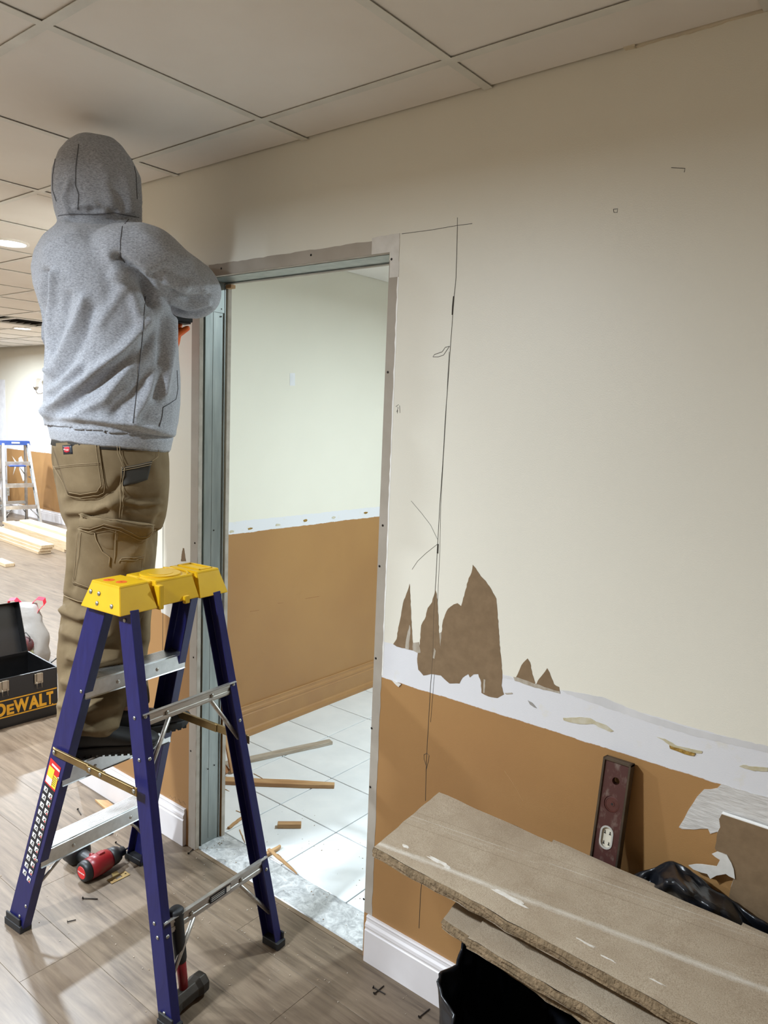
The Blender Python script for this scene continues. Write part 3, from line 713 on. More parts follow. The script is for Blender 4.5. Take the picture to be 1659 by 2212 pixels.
def stepladder(root, rail_mat, cap_mat, foot_mat, tread_mat, detail=True):
    F0 = .012
    for front, wid, dep in ((True, .078, .030), (False, .056, .028)):
        for s in (-1, 1):
            m, u, v, d = channel(rail_pt(front, s, F0), rail_pt(front, s, 1.092), wid, dep, -s)
            r = m.build('front_rail' if front else 'rear_rail', rail_mat, root, bevel=.0012)
            p = rail_pt(front, s, 0)
            fm = MB(); c = p+V((0, -s*dep*.45, .012))
            fm.obox(c, (wid*.58, 0, 0), (0, dep*.66, 0), (0, 0, .012)); fm.obox(c+V((0, s*dep*.5, .018)), (wid*.5, 0, 0), (0, .003, 0), (0, 0, .016))
            fm.build('foot', foot_mat, root, bevel=.002)
            if detail:
                if front:
                    for z, off in ((.025, -.02), (.055, .012), (.27, .026), (.555, .026), (.84, .026), (.105, .028)):
                        q = rail_pt(front, s, z)+u*off; rivet(r, q+V((0, s*.0005, 0)), (0, s, 0))
                else:
                    for z, off in ((.045, .0), (.24, .004), (.275, -.004), (.70, .002), (.81, 0)):
                        q = rail_pt(front, s, z)+u*off; rivet(r, q+V((0, s*.0005, 0)), (0, s, 0))
                        if z > .1: rivet(r, rail_pt(front, s, z)+u*wid*.5+V((0, -s*dep*.5, 0)), (1, 0, 0))
    # treads
    for z in (.29, .575, .86):
        a, b = rail_pt(True, -1, z-.02), rail_pt(True, 1, z-.02); y0, y1 = a.y+.004, b.y-.004; x = a.x; hw = .037
        m = MB()
        prof = [(-hw, -.048), (-hw, -.004)]
        n = 11
        for k in range(n):
            xa = -hw+.003+(2*hw-.006)*k/n; xb = -hw+.003+(2*hw-.006)*(k+.55)/n
            prof += [(xa, -.004), (xa, 0), (xb, 0), (xb, -.004)]
        prof += [(hw, -.004), (hw, -.048), (hw+.004, -.050), (hw-.003, -.050), (hw-.003, -.008), (-hw+.003, -.008), (-hw+.003, -.050), (-hw-.004, -.050)]
        m.loft([[V((x+px_, yy, z+pz)) for px_, pz in prof] for yy in (y0, y1)], cap=False)
        tr = m.build('tread', tread_mat, root)
        if detail:
            for yy in (y0+.11, y1-.11): rivet(tr, (x+hw+.0005, yy, z-.028), (1, 0, 0), .006, MAT_ALUD)
    # knee braces under the lowest tread
    for s in (-1, 1):
        p = rail_pt(True, s, .115); q = V((rail_pt(True, s, .26).x+.012, s*.10, .25))
        MB().tube([p+V((.012, -s*.012, 0)), lerp(p, q, .5)+V((.012, 0, 0)), q], .0055, 6).build('knee_brace', MAT_ALUD, root, smooth=True)
    # rear bars
    for z, h in ((.262, .021), (.805, .0175)):
        a, b = rail_pt(False, -1, z), rail_pt(False, 1, z); m = MB()
        x = a.x+.020
        prof = [(0, -h), (.004, -h), (.003, -h*.8), (.0055, -h*.75), (.0055, -h*.3), (.003, -h*.25), (.003, h*.25), (.0055, h*.3), (.0055, h*.75), (.003, h*.8), (.012, h), (.012, h+.002), (0, h+.002)]
        m.loft([[V((x+px_, yy, z+pz)) for px_, pz in prof] for yy in (a.y+.006, b.y-.006)])
        bar = m.build('rear_bar', MAT_ALUD, root)
        if detail:
            for f in (.25, .72): rivet(bar, lerp(V((x+.0055, a.y, z)), V((x+.0055, b.y, z)), f), (1, 0, 0), .006)
        for s, f in ((-1, .28), (1, .72)):
            p = lerp(V((x, a.y, z-h)), V((x, b.y, z-h)), f); q = rail_pt(False, s, z-.16)+V((.006, -s*.012, 0))
            MB().tube([p, q], .0065, 6).build('rear_brace', MAT_ALUD, root, smooth=True)
    # folding spreaders
    for s in (-1, 1):
        z = .628; a = rail_pt(True, s, z)+V((-.012, s*.004, 0)); b = rail_pt(False, s, z)+V((.004, s*.004, 0)); y = max(abs(a.y), abs(b.y))*s+s*.003
        a = V((a.x, y, z)); b = V((b.x, y, z)); m = lerp(a, b, .62); sp = MB()
        for (p, q, o) in ((a, m, 0), (lerp(a, b, .45), b, .0035)):
            c = (p+q)/2; L = (q-p).length/2
            sp.obox(c+V((0, s*o, 0)), (L+.008, 0, 0), (0, .0016, 0), (0, 0, .0125)); sp.obox(c+V((0, s*(o+.003), .0115)), (L, 0, 0), (0, .0032, 0), (0, 0, .0012))
        so = sp.build('spreader', MAT_BRASS if detail else MAT_ALUD, root, bevel=.0008)
        if detail:
            for f in (0.01, .47, .60, .99): rivet(so, lerp(a, b, f)+V((0, s*.005, 0)), (0, s, 0), .0065)
    return root
LAD = thing('stepladder', 'blue fibreglass stepladder with yellow plastic top and aluminium treads', 'ladder', (-.617, -.375, 0), math.radians(4.5))
stepladder(LAD, MAT_BLUE, MAT_YEL, MAT_RUB, MAT_ALU)
# moulded yellow top
CX = .034
def cap_ring(z, hx, hy, c=.012):
    out = []
    for sx, sy, a0 in ((1, 1, 0), (-1, 1, 90), (-1, -1, 180), (1, -1, 270)):
        for k in range(5):
            a = math.radians(a0+k*22.5); out.append(V((CX+sx*(hx-c)+c*math.cos(a), sy*(hy-c)+c*math.sin(a), z)))
    return out
def cap_block(y0, y1, ht=.062, hb=.088, tb=.006, te=.01, z0=1.088, z1=1.163):
    """one flared block of the top between y0 and y1"""
    m = MB(); rings = []
    for z, f in ((z0, 0), (z0+.004, .05), (z1-.006, .96), (z1-.0015, .99), (z1, 1.0)):
        hx = hb+(ht-hb)*f - (.003 if z == z1 else 0); e0 = tb*(1-f); e1 = te*(1-f)
        rings.append([V((CX-hx, y0-e0, z)), V((CX+hx, y0-e0, z)), V((CX+hx, y1+e1, z)), V((CX-hx, y1+e1, z))])
    return m.loft(rings)
cap = cap_block(-.178, -.085, tb=.018, te=.012)
a = cap_block(-.062, .070, ht=.066, hb=.086, tb=.008, te=.01, z0=1.092, z1=1.161); cap.add(a.v, a.f)
a = cap_block(.092, .178, tb=.010, te=.016); cap.add(a.v, a.f)
a = cap_block(-.17, .17, ht=.050, hb=.066, tb=0, te=0, z0=1.094, z1=1.158); cap.add(a.v, a.f)
for yb in (-.055,): cap.box((CX+.064, yb-.012, 1.082), (CX+.088, yb+.004, 1.150))
cap.box((CX+.082, .020, 1.084), (CX+.094, .038, 1.106))
capo = cap.build('top_cap', MAT_YEL, LAD, bevel=.003, seg=2)
MB().lathe([(.0545, .0), (.0585, .0), (.0585, .0045), (.0545, .0045)], (CX, .006, 1.161), 40).build('bucket_ring', MAT_YEL, capo, smooth=False)
MB().lathe([(.0335, .0), (.0370, .0), (.0370, .0055), (.0335, .0055)], (CX, .006, 1.161), 36).build('bucket_ring', MAT_YEL, capo)
MB().lathe([(.0001, .0002), (.0540, .0002), (.0540, .0006), (.0001, .0006)], (CX, .006, 1.161), 36).build('bucket_well', MAT_YEL, capo)
MB().lathe([(.0001, .0008), (.0330, .0008), (.0325, .0014), (.0001, .0014)], (CX, .006, 1.161), 32).build('drill_holder_well', MAT_YEL, capo)
arc = [V((CX+.078*math.sin(a), .006+.078*math.cos(a), 1.1625)) for a in (math.radians(-44+8*k) for k in range(12))]
MB().tube(arc, .0035, 6).build('tray_rib', MAT_YEL, capo, smooth=True)
fr_ = MB()
for (x0, y0, x1, y1) in ((-.05, .112, .05, .118), (-.05, .158, .05, .164), (-.05, .112, -.044, .164), (.044, .112, .05, .164)): fr_.box((CX+x0, y0, 1.161), (CX+x1, y1, 1.167))
fr_.build('tray_rib', MAT_YEL, capo, bevel=.0015)
for (x, y) in ((-.026, -.148), (.018, -.140)):
    MB().lathe([(.0125, 0), (.015, 0), (.015, .0006), (.0125, .0006)], (CX+x, y, 1.163), 24).build('warning_ring', MAT_OPR, capo)
    mm = MB()
    for a in (30, -25, 5): mm.obox((CX+x, y, 1.1633), V((math.cos(math.radians(a)), math.sin(math.radians(a)), 0))*.011, V((-math.sin(math.radians(a)), math.cos(math.radians(a)), 0))*.0013, (0, 0, .0003))
    mm.build('warning_mark', MAT_OPR, capo)
for (x, y) in ((.03, -.098), (-.01, -.098), (.005, -.075)): MB().lathe([(.0001, 0), (.006, 0), (.0055, .0006), (.0001, .0006)], (CX+x, y, 1.1625), 14).build('tool_slot', MAT_YEL, capo)
for (x, z) in ((-.055, 1.132), (-.018, 1.132), (-.018, 1.106), (.045, 1.108)):
    f = (z-1.088)/.075; rivet(capo, (CX+x, -.178-.018*(1-f)-.0005, z), (0, -1, .15), .0065)
rivet(LAD, rail_pt(False, -1, 1.068)+V((0, -.001, 0)), (0, -1, 0), .006)
# safety labels on the near front rail
m_, u_, v_, d_ = channel(rail_pt(True, -1, 0), rail_pt(True, -1, 1.09), .078, .03, 1)
def on_rail(off, z, w, h, mat, name, e=.0006, parent=LAD):
    p = rail_pt(True, -1, z)+u_*off; n = d_.cross(u_).normalized()
    if n.y > 0: n = -n
    return MB().obox(p+n*e, u_*(w/2), d_*(h/2), n*.0003).build(name, mat, parent)
lb = on_rail(-.002, .385, .052, .35, MAT_LBL, 'warning_label')
on_rail(-.002, .600-.05, .054, .085, MAT_REDP, 'danger_label_field', .0007, lb)
on_rail(-.012, .552, .028, .034, MAT_YPR, 'danger_label_box', .0012, lb); on_rail(.014, .535, .020, .04, MAT_YPR, 'danger_label_box', .0012, lb)
on_rail(-.012, .525, .028, .022, MAT_WHT, 'danger_label_box', .0012, lb); on_rail(.004, .578, .04, .006, MAT_WHT, 'danger_label_line', .0012, lb)
for k in range(5): on_rail(.012, .548-k*.006, .016, .0016, MAT_LBL, 'danger_label_line', .0016, lb)
rg_ = random.Random(9)
for k in range(12):
    for s in (-1, 1):
        on_rail(-.002+s*.013, .492-k*.0268-(.006 if s > 0 else 0), .017, .016, MAT_WHT, 'pictogram', .0011, lb)
        z = .492-k*.0268-(.006 if s > 0 else 0)
        p = rail_pt(True, -1, z)+u_*(-.002+s*.013); n = d_.cross(u_).normalized(); n = -n if n.y > 0 else n
        mm = MB(); a1 = rg_.uniform(.9, 1.4); dv = u_*math.cos(a1)+d_*math.sin(a1)
        mm.obox(p+n*.0016, dv*.0065, dv.cross(n)*.0011, n*.0002); mm.obox(p+n*.0016+u_*.004, d_*.006, u_*.0011, n*.0002); mm.build('pictogram_figure', MAT_LBL, lb)
        if s > 0: on_rail(-.002+s*.013+.005, z-.004, .005, .005, MAT_REDP, 'pictogram_dot', .0018, lb)
# small label on the low rear bar
a, b = rail_pt(False, -1, .262), rail_pt(False, 1, .262); x = a.x+.026
MB().box((x, -.035, .252), (x+.0008, .045, .274)).build('bar_label', MAT_LBL, LAD)
MB().box((x+.0006, .028, .254), (x+.0012, .043, .272)).build('bar_label_box', MAT_WHT, LAD)
for k in range(3): MB().box((x+.0006, -.03, .257+k*.0055), (x+.0012, .020, .2582+k*.0055)).build('bar_label_line', MAT_WHT, LAD)

# far aluminium ladders
def far_ladder(loc, rz, label):
    t = thing('stepladder', label, 'ladder', loc, rz)
    stepladder(t, MAT_ALU, MAT_BLUEC, MAT_RUB, MAT_ALU, False)
    c = MB(); a = cap_block(-.178, .178, ht=.07, hb=.082, tb=.006, te=.006, z0=1.08, z1=1.135); c.add(a.v, a.f); co = c.build('top_cap', MAT_BLUEC, t, bevel=.004)
    MB().box((CX-.083, -.05, 1.10), (CX-.0815+.004, .05, 1.122)).build('cap_label', MAT_WHT, co)
    MB().box((-.20, -.09, .80), (-.10, .11, .815)).build('tool_tray', MAT_BLUEC, t, bevel=.003)
    return t
far_ladder((-8.96, 3.13, 0), math.radians(167), 'silver aluminium stepladder with blue top standing before far wall')
far_ladder((-10.05, 3.1, 0), math.radians(176), 'second aluminium stepladder with blue top against the white primed wall')
# ================================================================== THINGS ON THE FLOOR, LEFT
# black steel toolbox with open lid
f0, f1 = fl(125, 1542), fl(0, 1576); ex = (f1-f0).normalized(); L = .60        # front edge runs from f0 past the picture
ang = math.atan2(ex.y, ex.x)
TB = thing('toolbox', 'black steel toolbox with lid open and amber lettering', 'toolbox', f0, ang)
# local: +x along the front towards its left end, +y out of the front? (box body lies at y<0)
bx_n = V((-math.sin(ang), math.cos(ang), 0)); sgn = -1 if bx_n.dot(CAM-f0) > 0 else 1
D, Hh, t_ = .355, .258, .0025
def yb(v): return sgn*v
m = MB()
for (a, b) in (((0, 0, 0), (L, D, t_)), ((0, 0, 0), (L, t_, Hh)), ((0, D-t_, 0), (L, D, Hh)), ((0, 0, 0), (t_, D, Hh)), ((L-t_, 0, 0), (L, D, Hh)),
               ((-.004, -.004, Hh-.012), (L+.004, .004, Hh+.003)), ((-.004, D-.004, Hh-.012), (L+.004, D+.004, Hh+.003)), ((-.004, 0, Hh-.012), (.004, D, Hh+.003)), ((L-.004, 0, Hh-.012), (L+.004, D, Hh+.003))):
    m.box((a[0], min(yb(a[1]), yb(b[1])), a[2]), (b[0], max(yb(a[1]), yb(b[1])), b[2]))
m.box((t_, min(yb(t_), yb(D-t_)), .05), (L-t_, max(yb(t_), yb(D-t_)), .055))
m.build('body', MAT_BLKMET, TB)
lid = MB(); la = math.radians(111)      # hinged at the back edge
def lidp(x, v, w):     # v out along the lid, w depth of the lid shell behind it
    c, s = math.cos(math.pi-la), math.sin(math.pi-la)
    return V((x, yb(D+v*c+w*s), Hh+.004+v*s-w*c))
LH, LW = .285, .075
def lidbox(x0, x1, v0, v1, w0, w1):
    lid.add([lidp(x, v, w) for w in (w0, w1) for x, v in ((x0, v0), (x1, v0), (x1, v1), (x0, v1))], [(0,3,2,1),(4,5,6,7),(0,1,5,4),(1,2,6,5),(2,3,7,6),(3,0,4,7)])
lidbox(0, L, 0, LH, LW-.003, LW); lidbox(0, L, 0, .003, 0, LW); lidbox(0, L, LH-.003, LH, 0, LW); lidbox(0, .003, 0, LH, 0, LW); lidbox(L-.003, L, 0, LH, 0, LW)
lid.build('lid', MAT_BLKMET, TB)
for x in (.100, .272):
    lt = MB(); y = yb(-.004)
    lt.box((x-.022, min(yb(-.009), yb(-.004)), Hh-.062), (x+.022, max(yb(-.009), yb(-.004)), Hh-.008)); lt.box((x-.013, min(yb(-.016), yb(-.008)), Hh-.05), (x+.013, max(yb(-.016), yb(-.008)), Hh-.004))
    lo = lt.build('latch', MAT_NICKEL, TB, bevel=.0015)
    MB().tube([(x-.012, yb(-.012), Hh-.05), (x-.013, yb(-.014), Hh-.085), (x+.013, yb(-.014), Hh-.085), (x+.012, yb(-.012), Hh-.05)], .002, 6).build('latch_bail', MAT_NICKEL, lo, smooth=True)
for z in (.055, .143): MB().box((.004, min(yb(-.0012), 0), z), (L-.004, max(yb(-.0012), 0), z+.006)).build('printed_line', MAT_GOLD, TB)
# lettering reads left to right for someone facing the front
ltr = (('D', .110), ('E', .075), ('WALT', .110))
xr = 1 if V((1, 0, 0)).dot(V((1, 0, 0))) else 1
ux = V((-1, 0, 0))       # from the box's local +x (viewer's left) to viewer's right
def letter(txt, x_right, width, z0, hgt):
    me = text_mesh(txt, .1, .0006, 0, 1, .004); xs_ = [v.co.x for v in me.vertices]; zs_ = [v.co.y for v in me.vertices]
    for v in me.vertices: v.co.x = (v.co.x-max(xs_))/(max(xs_)-min(xs_))*width; v.co.y = (v.co.y-min(zs_))/(max(zs_)-min(zs_))*hgt
    return place_mesh(me, (x_right, yb(-.0015), z0), ux, V((0, 0, 1)), 'printed_letter', MAT_GOLD, TB)
for txt, a_, w_, h_ in (('T', .024, .036, .070), ('L', .060, .038, .070), ('A', .097, .056, .070), ('W', .150, .078, .070), ('E', .226, .036, .054), ('D', .266, .052, .070)): letter(txt, a_, w_, .066, h_)
MB().lathe([(.0001, .0), (.0035, 0), (.0035, .0008), (.0001, .0008)], (.028, yb(-.0008), .064), 10, (0, -sgn, 0)).build('printed_dot', MAT_GOLD, TB)
# black cord from behind the box
c0 = fl(112, 1432, .02); tag(MB().tube([fl(104, 1440, .1), fl(112, 1430, .135), fl(122, 1422, .145), fl(135, 1414, .13), fl(150, 1412, .06), fl(165, 1420, .006), fl(175, 1440, .005)], .004, 8).build('power_cord', MAT_BLK, None, smooth=True), 'thin black power cord looping up beside the toolbox', 'cord')
# carrier bag with red handles
bp = fl(62, 1432); BG = thing('carrier_bag', 'crumpled translucent grey plastic bag with red handles', 'bag', bp)
s_ = (bp-CAM).length/1619; rt_ = V((CF.y, -CF.x, 0)).normalized(); rt_ = V((CR.x, CR.y, 0)).normalized(); bk_ = V((-rt_.y, rt_.x, 0))
rings = []
for i in range(15):
    t = i/14; z = .002+.39*t; w = (.115+.02*math.sin(t*5))*(1-.35*t**2) if t < .75 else .115*(1-.35*.56)*(1-(t-.75)*1.4); d = w*.8*(1-.5*t)
    rings.append([rt_*(w*math.cos(a)*(1+.13*noise.noise(V((math.cos(a)*2, math.sin(a)*2, t*5)))) )+bk_*(d*math.sin(a)*(1+.15*noise.noise(V((math.sin(a)*2, 3, t*4)))))+V((0, 0, z)) for a in (2*math.pi*k/28 for k in range(28))])
MB().loft(rings).build('bag_body', MAT_POLY, BG, smooth=True)
def strap(pts, w, name, mat, par):
    m = MB(); rg = []
    for i, p in enumerate(pts):
        p = V(p); d = (V(pts[min(i+1, len(pts)-1)])-V(pts[max(0, i-1)])).normalized(); n = bk_*.9+V((0,0,.3)); a = n.normalized(); b = d.cross(a).normalized()
        rg.append([p+a*w, p+b*.0015+a*w, p+b*.0015-a*w, p-a*w])
    return m.loft(rg).build(name, mat, par, smooth=False)
for (x0, dz, q) in ((.045, .36, 1), (-.055, .35, -1)):
    strap([rt_*(x0-.025*q)+V((0,0,dz-.03)), rt_*(x0-.012*q)+V((0,0,dz+.035)), rt_*(x0+.02*q)+V((0,0,dz+.065)), rt_*(x0+.06*q)+V((0,0,dz+.06)), rt_*(x0+.065*q)+V((0,0,dz+.03)), rt_*(x0+.03*q)+V((0,0,dz-.005)), rt_*(x0+.015*q)+V((0,0,dz-.04))],   .019, 'bag_handle', MAT_HANDLE, BG)
strap([-bk_*.11+rt_*a+V((0,0,z)) for a, z in ((-.02, .13), (.0, .19), (.03, .20), (.02, .15), (-.01, .10), (-.02, .13))], .010, 'bag_handle', MAT_HANDLE, BG)
MB().ell(-bk_*.085+rt_*.02+V((0,0,.15)), rt_*.055, bk_*.03, V((0,0,.05))).build('bag_contents', MAT_CONT, BG, smooth=True)
MB().tube([-bk_*.10+rt_*a+V((0,0,z)) for a, z in ((-.03, .2), (0, .215), (.035, .23), (.06, .2), (.055, .17))], .003, 6).build('cable', MAT_BLK, BG, smooth=True)
MB().ell(-bk_*.088+rt_*.055+V((0,0,.085)), rt_*.022+V((0,0,.012)), bk_*.006, V((0,0,.035))-rt_*.008, 12, 8).build('printed_leaf', M('leaf_print', (120, 116, 84), .6), BG, smooth=True)

# stacks of new lumber, each board its own
def board(p_end, d, L, w, t, z, label, group, off=0):
    d = V(d).normalized(); s = V((-d.y, d.x, 0)); o = MB().box((0, -w/2, 0), (L, w/2, t)).build('lumber_board', MAT_PINE, None, bevel=.002)
    o.location = V((p_end.x, p_end.y, z))+s*off; o.rotation_euler = (0, 0, math.atan2(d.y, d.x)); return tag(o, label, 'board', group)
e0 = fl(98, 1197); dd = fl(0, 1168)-fl(85, 1199); dd.z = 0
labs = ['pine board at the bottom of the smaller stack on plank floor', 'pine board in the middle of the smaller stack', 'pine board on top of the smaller stack']
for k in range(3): board(e0+dd.normalized()*(-.02*k+.02), dd, 2.6, .14, .034, .0005+k*.0345, labs[k], 'boards of the smaller lumber stack', -.01*k)
e1 = fl(152, 1192); lab2 = ['lowest', 'second', 'third', 'fourth', 'topmost']
sd = V((-dd.y, dd.x, 0)).normalized(); sd = sd if sd.y > 0 else -sd
for k in range(5):
    for j in range(2):
        if k == 4 and j == 0: continue
        board(e1+sd*(.0+.142*j)+dd.normalized()*(-.06*k*(1 if j else .6)-.05*((k*7+j*3) % 3)), dd, 1.9, .14, .032, .0005+k*.0325, f'pine board in {lab2[k]} layer of the larger stack, {"rear" if j else "front"} row', 'boards of the larger lumber stack')
# pine offcuts near it
p = fl(8, 1219); o = MB().box((-.16, -.045, 0), (.16, .045, .035)).build('lumber_offcut', MAT_PINE, None, bevel=.002); o.location = p; o.rotation_euler = (0, 0, math.atan2(dd.y, dd.x)); tag(o, 'short pine offcut lying apart in front of lumber stacks', 'offcut')
p = fl(23, 1221); o = MB().box((-.03, -.02, 0), (.05, .02, .02)).build('wood_chip', MAT_LATH, None, bevel=.002); o.location = p; tag(o, 'little brown wood chip next to the pine offcut', 'wood chip')

# ================================================================== THINGS UNDER THE LADDER
# red impact driver lying on its side
q0, q1 = fl(196, 1872, .045), fl(250, 1846, .04)
ID = thing('impact_driver', 'red and black cordless impact driver lying under the stepladder', 'power tool', (0, 0, 0))
ax = (q1-q0); ax.z = 0; L0 = ax.length; ax.normalize(); sdv = V((-ax.y, ax.x, 0)); upv = V((0, 0, 1)); base = V((q0.x, q0.y, 0)); ID.location = base
def ringax(x, r, rz_=None, c=V((0,0,0)), n=22): return [ax*x+c+sdv*(r*math.cos(2*math.pi*k/n))+upv*((rz_ or r)*math.sin(2*math.pi*k/n)) for k in range(n)]
cz = V((0, 0, .040))
MB().loft([ringax(x, r, r, cz) for x, r in ((-.036, .024), (-.034, .033), (-.020, .036), (-.012, .036))]).build('rear_cap', MAT_BLK, ID, smooth=True)
MB().loft([ringax(x, r, r, cz) for x, r in ((-.0375, .0215), (-.0360, .0225))]).build('red_badge', MAT_REDP, ID)
mt_ = text_mesh('Milwaukee', .0085, .0002); place_mesh(mt_, -ax*.0378+cz, -sdv, upv, 'badge_lettering', MAT_WHT, ID)
MB().loft([ringax(x, r, r, cz) for x, r in ((-.012, .0365), (.02, .0385), (.065, .036), (.075, .032))]).build('motor_housing', MAT_RED, ID, smooth=True)
MB().loft([ringax(x, r, r, cz) for x, r in ((.075, .033), (.10, .031), (.112, .026), (.118, .017), (.135, .016), (.137, .011))]).build('hammer_case', MAT_BLK, ID, smooth=True)
MB().loft([ringax(x, .0035, .0035, cz, 6) for x in (.135, .215)]).build('driver_bit', MAT_IRON, ID)
hd = (fl(165, 1838, .035)-fl(205, 1862, .035)); hd.z = 0; hd.normalize(); hn = V((-hd.y, hd.x, 0))
def ringh(x, a, b, z=.036): return ringz(ax*.03+hd*x+V((0, 0, z)), hn*a, V((0, 0, b)), 18, 2.6)
MB().loft([ringh(.01, .026, .024), ringh(.04, .020, .019), ringh(.075, .021, .019), ringh(.105, .022, .02)]).build('grip', MAT_BLK, ID, smooth=True)
MB().loft([ringh(.10, .034, .030), ringh(.106, .044, .034), ringh(.15, .044, .034), ringh(.155, .038, .030)]).build('battery', MAT_BLK, ID, smooth=True)
MB().loft([ringh(.028, .006, .006, .062), ringh(.045, .006, .006, .058)]).build('trigger', MAT_RED, ID, smooth=True)
MB().obox(ax*.04+cz+upv*.037, ax*.012, sdv*.010, upv*.004).build('rail_hook', MAT_RED, ID, bevel=.002)

# brass strike plate
p0, p1 = fl(236, 1906), fl(276, 1886); ex = (p1-p0); ex.z = 0; Lp = ex.length; ex.normalize(); ey = V((-ex.y, ex.x, 0)); c = (p0+p1)/2
h = .5*Lp; wv = .016
me = curve_mesh([[(-h, -wv), (h, -wv), (h, wv), (h*.35, wv), (h*.30, wv+.012), (-h*.30, wv+.012), (-h*.35, wv), (-h, wv)], [(-h*.32, -.006), (h*.32, -.006), (h*.32, .009), (-h*.32, .009)],
                 [(-h*.76+.0035*math.cos(a), .0035*math.sin(a)) for a in (k*math.pi/5 for k in range(10))], [(h*.76+.0035*math.cos(a), .0035*math.sin(a)) for a in (k*math.pi/5 for k in range(10))]], .0009)
for v in me.vertices:
    if v.co.y > wv+.002: v.co.z += (v.co.y-wv)*.6
for v in me.vertices: v.co = ex*v.co.x+ey*v.co.y+V((0, 0, v.co.z+.0012))
me.materials.clear(); me.materials.append(MAT_BRASS); o = link('strike_plate', me); o.location = V((c.x, c.y, 0)); tag(o, 'brass door strike plate lying beside red impact driver', 'strike plate')
# sledge hammer standing on its head
hp = fl(398, 2172); hp.z = 0
SH = thing('sledge_hammer', 'small sledge hammer standing on its iron head with black and red handle', 'hammer', hp)
hx = (fl(430, 2140)-fl(365, 2195)); hx.z = 0; hx.normalize(); hy = V((-hx.y, hx.x, 0))
def octr(x, r, z=.030): return [hx*x+hy*(r*math.cos(a))+V((0, 0, z+r*math.sin(a))) for a in (math.pi/8+k*math.pi/4 for k in range(8))]
MB().loft([octr(x, r) for x, r in ((-.072, .026), (-.066, .031), (-.046, .032), (-.030, .027), (.030, .027), (.046, .032), (.066, .031), (.072, .026))]).build('hammer_head', MAT_IRON, SH, bevel=.0015)
ht = px2(0, 0) if False else None
tp = V((0, 0, 1))
# handle top in the picture near (380,1958)
best = None
for k in range(200):
    z = .15+k*.002; q = fl(380, 1962, z); dxy = math.hypot(q.x-hp.x, q.y-hp.y)
    if best is None or dxy < best[0]: best = (dxy, q)
tq = best[1]-hp
hh = tq.length
def hring(t, a, b): return ringz(V((0,0,.03)).lerp(tq, t), hx*a, hy*b, 18, 2.4)
MB().loft([hring(0, .012, .010), hring(.25, .0135, .0115), hring(.42, .0135, .0115)]).build('handle_core', MAT_RED, SH, smooth=True)
MB().loft([hring(.40, .0145, .0125), hring(.44, .0165, .0145), hring(.7, .017, .015), hring(.9, .018, .016), hring(.93, .0205, .0185), hring(.985, .0205, .0185), hring(1.0, .017, .015)]).build('rubber_grip', MAT_RUB, SH, smooth=True)

# nails and screws dropped on the floor
nail_me = MB().tube([(0, 0, .0028), (.052, 0, .0022)], .0017, 6).add([], []) 
a_ = MB().lathe([(.0001, 0), (.0042, 0), (.0042, .001), (.002, .003)], (0, 0, .0045), 10, (1, 0, 0)); nail_me.add(a_.v, a_.f); nail_me = nail_me.mesh('drywall_screw', MAT_SCREW)
def nail(u0, v0, u1, v1, label='black drywall screw dropped on plank floor', group='screws dropped on the plank floor'):
    a, b = fl(u0, v0), fl(u1, v1); o = link('drywall_screw', nail_me); o.location = (a.x, a.y, .0002); d = b-a
    o.rotation_euler = (0, 0, math.atan2(d.y, d.x)); s = max(.5, min(1.6, d.length/.052)); o.scale = (s, 1, 1); return tag(o, label, 'screw', group)
for a, lab_, gr_ in (((168,1750,175,1761), 'black drywall screw lying near the broken wood shim', None), ((178,1942,211,1943), 'long black nail lying alone on planks in front of strike plate', None),
        ((225,1808,245,1801), 'dull screw just behind the red impact driver', None), ((250,1822,266,1832), 'black screw next to the impact driver bit', None), ((248,1836,264,1839), 'black screw touching the shadow of the driver bit', None),
        ((407,1846,420,1832), 'black screw at the foot of the steel jamb stud', None), ((145,1993,157,1990), 'tiny screw near the foot of the labelled ladder rail', None),
        ((806,2135,832,2149), 'one of two crossed black screws before the white baseboard', 'crossed screws'), ((808,2149,829,2131), 'one of two crossed black screws before the white baseboard', 'crossed screws'),
        ((905,2200,928,2181), 'single black screw between white baseboard and refuse bag', None)):
    nail(*a, lab_, gr_)
nail(810, 2083, 832, 2097, 'black screw lying along the white baseboard foot', None)
# brown wood shim by the left baseboard
p = fl(232, 1742); o = MB().prism([(-.075, -.012, .0005), (.06, -.026, .0005), (.075, .01, .0005), (-.03, .02, .0005)], (0, 0, .008)).build('wood_shim', MAT_LATH, None); o.location = (p.x, p.y, 0); tag(o, 'broken tan wood shim on floor near left baseboard', 'wood scrap')
# crumbs
cr = MB(); rg_ = random.Random(21)
spots = [(rg_.uniform(-1.3, .3), rg_.uniform(-.6, -.03)) for _ in range(110)]+[(rg_.uniform(-.88, -.1), rg_.uniform(.03, .5)) for _ in range(90)]+[(rg_.gauss(-.5, .25), rg_.gauss(-.12, .08)) for _ in range(120)]+[(-.88+rg_.gauss(0, .03), rg_.uniform(.02, .12)) for _ in range(40)]
for (x, y) in spots:
    if y > -.018 and (x < -.87 or x > -.08): continue
    s = rg_.uniform(.0006, .0022); a = rg_.random()*6; zf = .0045 if .014 < y < .15 else (.0012 if y >= .15 else .0002)
    cr.obox((x, y, zf+s*.4), (s*math.cos(a), s*math.sin(a), 0), (-s*.6*math.sin(a), s*.6*math.cos(a), 0), (0, 0, s*.4))
tag(cr.build('plaster_crumbs', MAT_CRUMB), 'pale plaster crumbs and dust scattered over the floor', 'debris', None, 'stuff')

